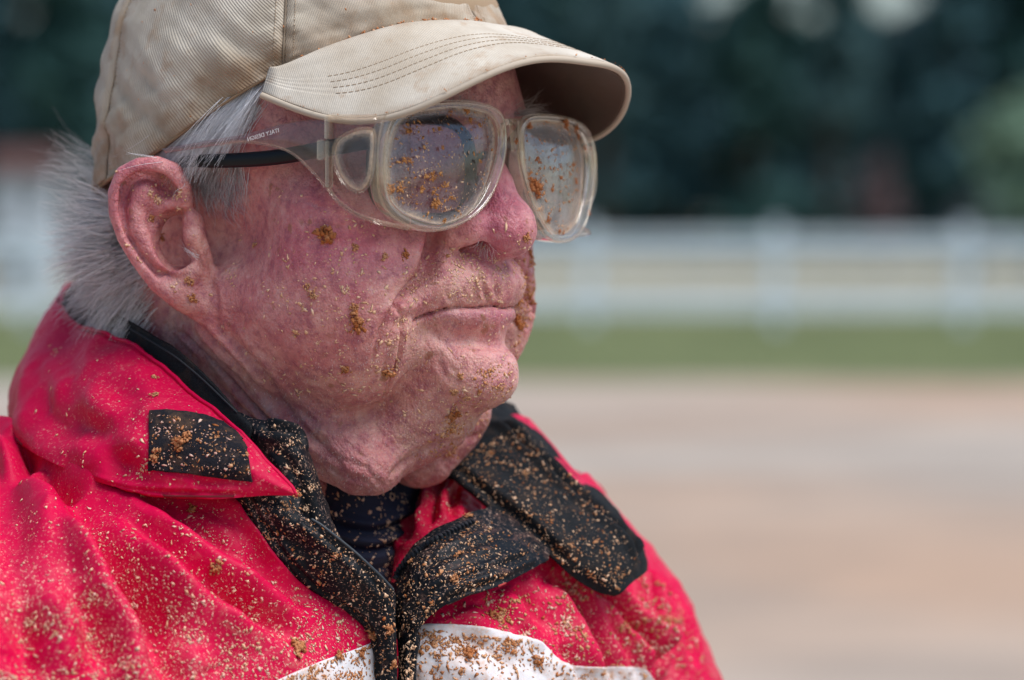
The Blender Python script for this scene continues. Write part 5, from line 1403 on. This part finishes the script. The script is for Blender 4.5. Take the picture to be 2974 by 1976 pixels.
for s0 in (.50, .57, .64, .71):
    aa = np.linspace(-.86, .86, 340)[:260] if False else np.linspace(-.86, .86, 260); Q = peak_pt(aa, np.full(260, s0)); Q[:, 2] += .35*fbm(Q/22, 2, 70)-.05; Q = head2body(Q); VV, FF = [], []; n0 = 0
    for j in range(0, 258, 3):
        v_, f_, _ = tube_np(Q[j:j+3], .17, 4, up=(0, 0, 1)); FF.append(f_+n0); VV.append(v_); n0 += len(v_)
    mk('stitching', np.concatenate(VV), np.concatenate(FF), THREAD, cap, kind='stuff')
P_ = crown_pt(np.random.default_rng(5).uniform(.1, 2.2, 46), np.random.default_rng(6).uniform(.0, .6, 46)); P_ += (P_-np.array([0, 0, 120]))*.018
mud_specks('mud_specks', head2body(P_), head2body(P_)-head2body(np.array([0, 0, 120.])), np.random.default_rng(7).lognormal(-1.2, .5, 46), MUD, cap, seed=81)
# crumbs of mud on the seam and the peak
r_ = np.random.default_rng(77); aa = np.clip(r_.normal(.1, .45, 110), -1, 1); Q = peak_pt(aa, np.abs(r_.normal(0, .012, 110))); Q[:, 2] += .5
mud_specks('mud_specks', head2body(Q), np.tile((0, .4, 1.), (110, 1)), r_.lognormal(-.9, .5, 110)*1.1, MUD, cap, seed=78, flat=.8)
for i, (a_, r) in enumerate([(.02, 2.0), (.10, 1.4), (.33, 1.3), (-.18, 1.5), (-.3, 1.2), (.45, 1.2), (.62, 1.0)]):
    clump('mud_clump', head2body(peak_pt(a_, .012))+np.array([0, .5, .8]), np.array([0, .5, 1.]), r, MUD, cap, seed=200+i, n=8, tone=.35)
aa = r_.uniform(-1, 1, 90); Q = peak_pt(aa, np.full(90, 1.0)); mud_specks('mud_specks', head2body(Q)+np.array([0, 1, .6]), np.tile((.3, .7, .5), (90, 1)), r_.lognormal(-1.6, .4, 90), MUD, cap, seed=79)
Q = peak_pt(r_.uniform(-.9, .2, 60), r_.uniform(.3, .95, 60), -3.4); mud_specks('mud_specks', head2body(Q), np.tile((0, .3, -1.), (60, 1)), r_.lognormal(-1.3, .4, 60), MUD, cap, seed=80)

# ================================================================ CLEAR OVER-GLASSES
gog = thing('safety_glasses', 'clear plastic over-glasses splattered with orange mud, worn over black spectacles', 'goggles', world(head2body(np.array([100., 0, 67]))))
PL = clear_plastic('clear moulded plastic', (.98, .96, .94), .02, (.70, .62, .54), .05, 1.6)
PLE = clear_plastic('thick clear plastic rim', (.985, .97, .945), .10, (.92, .74, .55), .045, 2.8)
LENS = clear_plastic('hazy clear lens', (.90, .91, .93), .015, (.52, .55, .62), .03, 2.7, edge='edge', edge_col=(.78, .62, .47))
LENS_FAR = clear_plastic('dusty lens with painted glare', (.93, .93, .93), .16, (.78, .77, .76), .03, 4.0, edge='edge', edge_col=(.78, .60, .44))  # whitish milk paints in light reflected inside the far lens; tan edge is dust
TEMPLE = clear_plastic('smoky clear temple', (.88, .82, .81), .14, (.50, .38, .37), .10, 1.3)
MEMB = clear_plastic('clouded vent window', (.75, .80, .86), .10, (.70, .66, .62), .15, .8, edge='edge', edge_col=(.80, .62, .45))
def gsurf(L): return 109.5-10*(L/76)**2
def on_gog(u, v, off=0.):
    u = np.asarray(u, float); v = np.asarray(v, float); lo = np.full(u.shape, -80.); hi = np.full(u.shape, 170.)
    for _ in range(40):
        mid = (lo+hi)/2; H = HK(u, v, mid); f = H[..., 0]-gsurf(H[..., 1])
        lo = np.where(f < 0, mid, lo); hi = np.where(f < 0, hi, mid)
    H = HK(u, v, (lo+hi)/2); return H          # head frame
def loop_resample(px, n, centre):
    px = np.array(px, float); P = np.concatenate([px, px[:1]]); m = len(px)
    out = []
    for i in range(m):
        p0, p1, p2, p3 = px[(i-1) % m], px[i], px[(i+1) % m], px[(i+2) % m]
        for k in range(24):
            t = k/24; out.append(.5*((2*p1)+(-p0+p2)*t+(2*p0-5*p1+4*p2-p3)*t*t+(-p0+3*p1-3*p2+p3)*t**3))
    out = np.array(out); ang = np.arctan2(out[:, 1]-centre[1], out[:, 0]-centre[0])
    want = -math.pi+np.arange(n)*2*math.pi/n; o = np.argsort(ang)
    rad = np.linalg.norm(out-centre, axis=1)
    r = np.interp(want, ang[o], rad[o], period=2*math.pi)
    return np.stack([centre[0]+r*np.cos(want), centre[1]+r*np.sin(want)], -1)
near_o = [(1096, 489), (1102, 565), (1129, 618), (1190, 657), (1243, 671), (1312, 660), (1377, 626), (1422, 576), (1453, 504), (1468, 432), (1464, 355), (1441, 317), (1377, 298), (1300, 294), (1224, 302), (1167, 317), (1122, 335), (1104, 380), (1098, 432)]
near_i = [(1129, 473), (1136, 565), (1167, 611), (1224, 637), (1281, 649), (1350, 626), (1396, 576), (1428, 504), (1446, 430), (1444, 367), (1415, 329), (1339, 313), (1262, 317), (1186, 336), (1148, 382)]
far_o = [(1505, 420), (1512, 500), (1535, 590), (1562, 655), (1590, 692), (1625, 704), (1665, 695), (1700, 650), (1722, 560), (1729, 470), (1718, 400), (1690, 362), (1640, 342), (1580, 334), (1530, 338), (1508, 365)]
far_i = [(1520, 420), (1526, 490), (1548, 570), (1574, 630), (1598, 668), (1625, 680), (1655, 670), (1680, 630), (1697, 550), (1703, 470), (1694, 410), (1670, 375), (1630, 357), (1580, 350), (1540, 354), (1523, 375)]
NL = 120
gb_V, gb_F = [], []
for (o_px, i_px, c, side) in ((near_o, near_i, (1280, 478), 1), (far_o, far_i, (1612, 505), -1)):
    O = loop_resample(o_px, NL, c); I = loop_resample(i_px, NL, c)
    prof = []   # section of the moulded rim: (blend 0 outer..1 inner, forward offset)
    ph = np.array([(0.0, -13), (-.02, -8), (-.02, -2), (.06, .3), (.22, 1.2), (.40, 1.0), (.55, .1), (.72, .7), (.90, .5), (1.0, -.6), (1.02, -2.2), (.9, -3.2), (.5, -3.2), (.12, -3.2), (.08, -8), (.07, -13)])
    G = []
    for bl, off in ph:
        q = O+(I-O)*bl; H = on_gog(q[:, 0], q[:, 1])
        if off < -3.5:
            cx = H.mean(0); H = H.copy()
            deep = np.clip((-side*(H[:, 1]-cx[1]))/18, 0, 1)*.8+.2     # skirt behind the rim, deep only beside the nose
            low = np.clip((cx[2]-H[:, 2])/10, 0, 1)*.0
            H[:, 0] += -2+(off+2)*np.maximum(deep, low)*.8; H[:, 1] += -side*-1.5*deep*(-off/13)*0
        else: H[:, 0] += off
        G.append(head2body(H))
    G = np.array(G); V = G.reshape(-1, 3); F = grid_faces(len(ph), NL, True, True)
    mk('rim', V, F, PLE, gog)
    for bl, rr in ((-.01, .42), (1.0, .38), (.36, .30)):
        q = O+(I-O)*bl; H = on_gog(q[:, 0], q[:, 1]); H[:, 0] += .2 if bl != .36 else 1.5; tube('rim_edge', head2body(H), rr, PLE, gog, 6, True)
    # the lens itself: a gently domed disc
    rs = np.linspace(0, 1, 26); LG = []
    E = []
    for k in rs:
        q = np.array(c)+(I-np.array(c))*k*1.01; H = on_gog(q[:, 0], q[:, 1]); H[:, 0] += -1.6+3.8*(1-k*k)+.045*(H[:, 2]-70)*-1
        LG.append(head2body(H)); E.append(np.full(NL, np.clip((k-.80)/.20, 0, 1)))
    LG = np.array(LG); E = np.array(E)
    E = np.clip(E*(1+.5*fbm(LG/6, 2, 44))+.12*np.clip(fbm(LG/10, 3, 45), 0, 1), 0, 1)
    nn = grid_normals(LG); B = LG-np.array([HF, HL, 0])*1.3
    V = np.concatenate([LG.reshape(-1, 3), B.reshape(-1, 3)]); F = grid_faces(26, NL, False, True); M = 26*NL
    k = np.arange(NL); ring = np.stack([25*NL+k, 25*NL+(k+1) % NL, 25*NL+(k+1) % NL+M, 25*NL+k+M], -1)
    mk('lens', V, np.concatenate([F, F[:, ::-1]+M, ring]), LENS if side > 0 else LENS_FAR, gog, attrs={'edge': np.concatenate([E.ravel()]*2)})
    gb_F.append(F+sum(len(x) for x in gb_V)); gb_V.append(LG.reshape(-1, 3))
lens_bvh = bvh_mesh(np.concatenate(gb_V), np.concatenate(gb_F))
# bridge
br = []
for t in np.linspace(0, 1, 9):
    row = []
    for v, f in ((345, 0), (352, 1.4), (385, 1.2), (420, .8), (437, 0)):
        u = 1462+48*t+ (v-345)*.12; H = on_gog(np.array(u), np.array(float(v))); H[0] += f+1.2*math.cos((t-.5)*math.pi)*.6; row.append(head2body(H))
    br.append(row)
V, F, uv, G, n = solid(np.array(br), 3.2); mk('bridge', V, F, PL, gog)
for u in (1475, 1500):
    Q = []
    for v in np.linspace(345, 440, 10): H = on_gog(np.array(u+(v-345)*.10), np.array(v)); H[0] += 1.3; Q.append(head2body(H))
    tube('bridge_ridge', Q, .8, PLE, gog)
# side shield, both sides (near one measured, far one mirrored)
def mirror(V): h = body2head(V); h[:, 1] *= -.95; return head2body(h)
rows = []
for t in np.linspace(0, 1, 7):
    us = 948+t*245; uu_ = us; d = 105+13*min(1, (us-948)/150)+2.2*math.sin(min(1, t*1.2)*math.pi)-7*max(0, (us-1095)/60)
    top = np.interp(us, [948, 1100, 1193], [338, 338, 320]); bot = np.interp(us, [948, 975, 1010, 1050, 1100, 1138, 1193], [545, 582, 610, 632, 648, 657, 667])
    rows.append([(us, top+(bot-top)*k, d+1.6*math.sin(k*math.pi)-1.5*(k > .99)) for k in np.linspace(0, 1, 7)])
V, F, uv, G, n = cloth(rows, 40, 40, 2.0)
mk('side_shield', V, F, PL, gog); mk('side_shield', mirror(V)-np.array([6., 0, 0]), F[:, ::-1], PL, gog)
shield_bvh = bvh_mesh(G.reshape(-1, 3), grid_faces(*G.shape[:2]))
def on_shield(u, v, off=0.):
    p, nn = cast(shield_bvh, u, v)
    if p is None: return K(u, v, 112+off)
    if nn@(EYE-p) < 0: nn = -nn
    return p+nn*off
# bottom and top edges of the shield catch the light
Q = np.array([on_shield(u, v-2, .3) for u, v in resample([(952, 541), (975, 578), (1010, 608), (1050, 630), (1098, 646), (1140, 656), (1190, 665)], 6)]); 
tube('shield_edge', Q, .9, PLE, gog); tube('shield_edge', mirror(Q), .9, PLE, gog)
Q = np.array([on_shield(u, 341, .2) for u in np.linspace(952, 1095, 12)]); tube('shield_edge', Q, .9, PLE, gog); tube('shield_edge', mirror(Q), .9, PLE, gog)
# D shaped vent window
dpx = [(1000, 400), (1040, 382), (1072, 379), (1085, 388), (1084, 450), (1076, 515), (1060, 546), (1040, 553), (1008, 532), (985, 492), (976, 450), (981, 420)]
DL = loop_resample(dpx, 60, (1036, 462))
Q = np.array([on_shield(u, v, .8) for u, v in DL])
for mir in (False, True):
    QQ = mirror(Q) if mir else Q
    w_ = tube('vent_window', QQ, 1.15, PLE, gog, 8, True)
    LGm = np.array([[on_shield(1036+(u-1036)*k, 462+(v-462)*k, .5) for u, v in DL] for k in np.linspace(0, 1, 8)])
    V = LGm.reshape(-1, 3); V = mirror(V) if mir else V
    E = np.repeat(np.clip((np.linspace(0, 1, 8)-.62)/.38, 0, 1), 60)
    pane = mk('pane', V, grid_faces(8, 60, False, True), MEMB, w_, attrs={'edge': E})
# hinge posts
for mir in (False, True):
    for (u0, u1, v0, v1, d) in ((948, 962, 340, 405, 107), (926, 947, 407, 466, 106), (950, 962, 410, 545, 106)):
        c = K((u0+u1)/2, (v0+v1)/2, d); hx = (u1-u0)/2/7.6; hz = (v1-v0)/2/7.6
        ax, ay, az = np.array([HF, HL, 0])*hx/HF, np.array([-HL, HF, 0])*1.6, np.array([0, 0, hz])
        if mir: c = mirror(c[None])[0]; ax, ay = np.array([HF, HL, 0])*hx/HF, np.array([-HL, HF, 0])*1.6
        bevel_box('hinge', c, ax, ay, az, PLE, gog, .35)
# temples
def temple_rows(top, bot, dfun, m=14, k=5):
    tu = cr_interp(np.array(top, float), m); bu = cr_interp(np.array(bot, float), m); rows = []
    for i in range(m):
        rows.append([tuple((tu[i]*(1-j)+bu[i]*j))+(dfun((tu[i]*(1-j)+bu[i]*j)[0])+1.0*math.sin(j*math.pi),) for j in np.linspace(0, 1, k)])
    return rows
dte = lambda u: 70+36*(u-550)/400
rows = temple_rows([(946, 342), (880, 350), (800, 365), (720, 388), (640, 402), (560, 416), (470, 432)], [(944, 545), (905, 498), (850, 448), (790, 425), (710, 414), (600, 428), (480, 446)], dte)
V, F, uv, G, n = cloth(rows, 70, 14, 2.2)
tm = mk('temple', V, F, TEMPLE, gog); mk('temple', mirror(V), F[:, ::-1], TEMPLE, gog)
Q = np.array([K(u, v, dte(u)+.4) for u, v in resample([(944, 543), (905, 497), (850, 447), (790, 424), (710, 413), (640, 420)], 6)]); tube('temple_edge', Q, .55, PLE, gog); tube('temple_edge', mirror(Q), .55, PLE, gog)
# moulded lettering, seen from its back through the clear temple
txt = bpy.data.curves.new('lettering', 'FONT'); txt.body = 'ITALY DESIGN'; txt.size = .00235; txt.extrude = .00006; txt.align_x = 'CENTER'; txt.space_character = 1.05
tmp_ = bpy.data.objects.new('lettering_curve', txt); COL.objects.link(tmp_); bpy.context.view_layer.update()
lm = bpy.data.meshes.new_from_object(tmp_.evaluated_get(bpy.context.evaluated_depsgraph_get())); bpy.data.objects.remove(tmp_)
to = bpy.data.objects.new('lettering', lm); COL.objects.link(to)
c = K(765, 398, dte(765)+2.4); ex = world(K(760, 402, dte(760)))-world(K(770, 399, dte(770))); ex = Vector(ex).normalized()
up = Vector(CU); up = (up-ex*up.dot(ex)).normalized(); zz = ex.cross(up)
to.parent = tm
Mx = Matrix((ex, up, zz)).transposed().to_4x4(); Mx.translation = Vector(world(c)); to.matrix_parent_inverse = Matrix.Identity(4)
to.matrix_basis = Matrix.Translation(-gog.location) @ Mx if False else Mx
to.matrix_parent_inverse = Matrix.Identity(4)
lm.materials.clear(); lm.materials.append(flat_mat('white print', (.80, .76, .74), .6))

# mud on the lenses
r_ = np.random.default_rng(31)
nl = [tuple(x) for x in near_i]; fl = [tuple(x) for x in far_i]
def nd(u, v): return .16+.8*math.exp(-((v-590)/70)**2)*math.exp(-((u-1270)/130)**2)+.5*math.exp(-((v-345)/30)**2)+.5*math.exp(-((u-1425)/30)**2)
P1, N1 = scatter_px(lens_bvh, 210, near_i, 32, nd, 13)
mud_specks('mud_specks', P1+N1*.15, N1, r_.lognormal(-.95, .5, len(P1)), mud_material('orange clay mud', (.42, .17, .055), (.62, .33, .14)), gog, flat=.35, stretch=1.7, seed=33)
P1, N1 = scatter_px(lens_bvh, 260, far_i, 34, None, 11)
mud_specks('mud_specks', P1+N1*.15, N1, r_.lognormal(-1.0, .5, len(P1)), MUD, gog, flat=.35, stretch=1.7, seed=35)
P1, N1 = scatter_px(lens_bvh, 420, near_i, 36, lambda u, v: .3+.7*math.exp(-((u-1400)/50)**2-((v-590)/60)**2)+.4*(v > 600), 9)
mud_specks('mud_specks', P1+N1*.1, N1, r_.lognormal(-1.7, .4, len(P1)), MUD_LIGHT, gog, flat=.3, stretch=2.5, seed=37)
P1, N1 = scatter_px(lens_bvh, 260, far_i, 38, None, 9)
mud_specks('mud_specks', P1+N1*.1, N1, r_.lognormal(-1.7, .4, len(P1)), MUD_LIGHT, gog, flat=.3, stretch=2.5, seed=39)
OM = bpy.data.materials['orange clay mud']
for i, (u, v, r) in enumerate([(1262, 597, 2.6), (1268, 585, 1.8), (1258, 505, 1.6), (1257, 522, 1.5), (1353, 322, 2.0), (1365, 350, 1.6), (1172, 463, 1.9), (1190, 467, 1.6), (1134, 553, 2.6), (1165, 548, 1.8), (1183, 380, 1.9), (1225, 548, 1.5), (1275, 375, 1.4), (1440, 388, 1.5), (1395, 468, 1.3), (1290, 540, 1.5), (1310, 575, 1.5), (1290, 640, 1.4), (1285, 430, 1.3), (1258, 560, 1.3)]):
    p, nn = cast(lens_bvh, u, v)
    if p is None: continue
    if nn@(EYE-p) < 0: nn = -nn
    clump('mud_clump', p, nn, r*.8, OM, gog, seed=300+i, n=int(7+r*3), tone=.35)
for i, (u, v, r) in enumerate([(1548, 545, 3.4), (1560, 555, 2.8), (1540, 530, 2.4), (1530, 362, 2.2), (1640, 362, 2.6), (1668, 375, 2.0), (1675, 398, 1.6), (1556, 463, 1.7), (1600, 550, 1.5), (1625, 518, 1.2), (1590, 640, 1.6), (1668, 525, 1.5), (1705, 620, 1.6), (1620, 670, 1.3), (1632, 676, 1.2), (1495, 410, 1.6), (1693, 430, 1.3)]):
    p, nn = cast(lens_bvh, u, v)
    if p is None: H = on_gog(np.array(float(u)), np.array(float(v))); p = head2body(H); nn = np.array([HF, HL, 0])
    if nn@(EYE-p) < 0: nn = -nn
    clump('mud_clump', p+nn*.6, nn, r*.85, MUD, gog, seed=330+i, n=int(7+r*3), tone=.12)

# ================================================================ BLACK SPECTACLES BENEATH
spec = thing('eyeglasses', 'black framed spectacles beneath the clear over-glasses, arm reaching the ear', 'eyeglasses', world(head2body(np.array([90., 0, 67]))))
BLK = flat_mat('black plastic', (.004, .005, .007), .35, Specular_IOR_Level=.25)
GL = clear_plastic('spectacle lens', (.95, .96, .97), .03, (.6, .65, .7), .02, 2.5)
def sp_surf(L): return 97-9*(L/70)**2
aa = np.linspace(0, 2*math.pi, 72, endpoint=False)
for sg in (1, -1):
    cx, cz, hx, hz = 38, 66.5, 27, 19.5; e = 2/3.0
    Ls = cx+hx*np.sign(np.cos(aa))*np.abs(np.cos(aa))**e; Zs = cz+hz*np.sign(np.sin(aa))*np.abs(np.sin(aa))**e
    R = np.stack([sp_surf(Ls), sg*Ls, Zs], -1)
    tube('rim', head2body(R), 2.4, BLK, spec, 8, True, up=(HF, HL, 0), flat=1.0)
    LG = np.array([head2body(np.stack([sp_surf(cx+(Ls-cx)*k)+1.2*(1-k*k), sg*(cx+(Ls-cx)*k), cz+(Zs-cz)*k], -1)) for k in np.linspace(0, 1, 10)])
    mk('lens', LG.reshape(-1, 3), grid_faces(10, 72, False, True), GL, spec)
    arm = [(sp_surf(65), 65.5, 76), (86, 71, 75), (72, 73.5, 73), (50, 75.5, 70.5), (28, 76, 70), (8, 75.5, 70.5), (0, 74.5, 70)]
    A_ = cr_interp(np.array(arm, float), 40); A_[:, 1] *= sg
    hh = np.interp(np.arange(40), [0, 12, 28, 39], [3.3, 3.2, 2.8, 2.1])
    V, F, T = tube_np(head2body(A_), hh, 12, False, 1.0, up=(0, 0, 1))
    cc = head2body(A_); Vc = V[:40*12].reshape(40, 12, 3); Lv = np.array([-HL*sg, HF*sg, 0]); off = Vc-cc[:, None]; Vc = Vc-(off@Lv)[..., None]*Lv*.55
    V[:40*12] = Vc.reshape(-1, 3); mixmesh('temple', V, F, T, BLK, spec)
tube('bridge', head2body(np.array([(97, 11, 70), (99, 6, 73), (99.5, 0, 74), (99, -6, 73), (97, -11, 70)], float)), 1.7, BLK, spec)
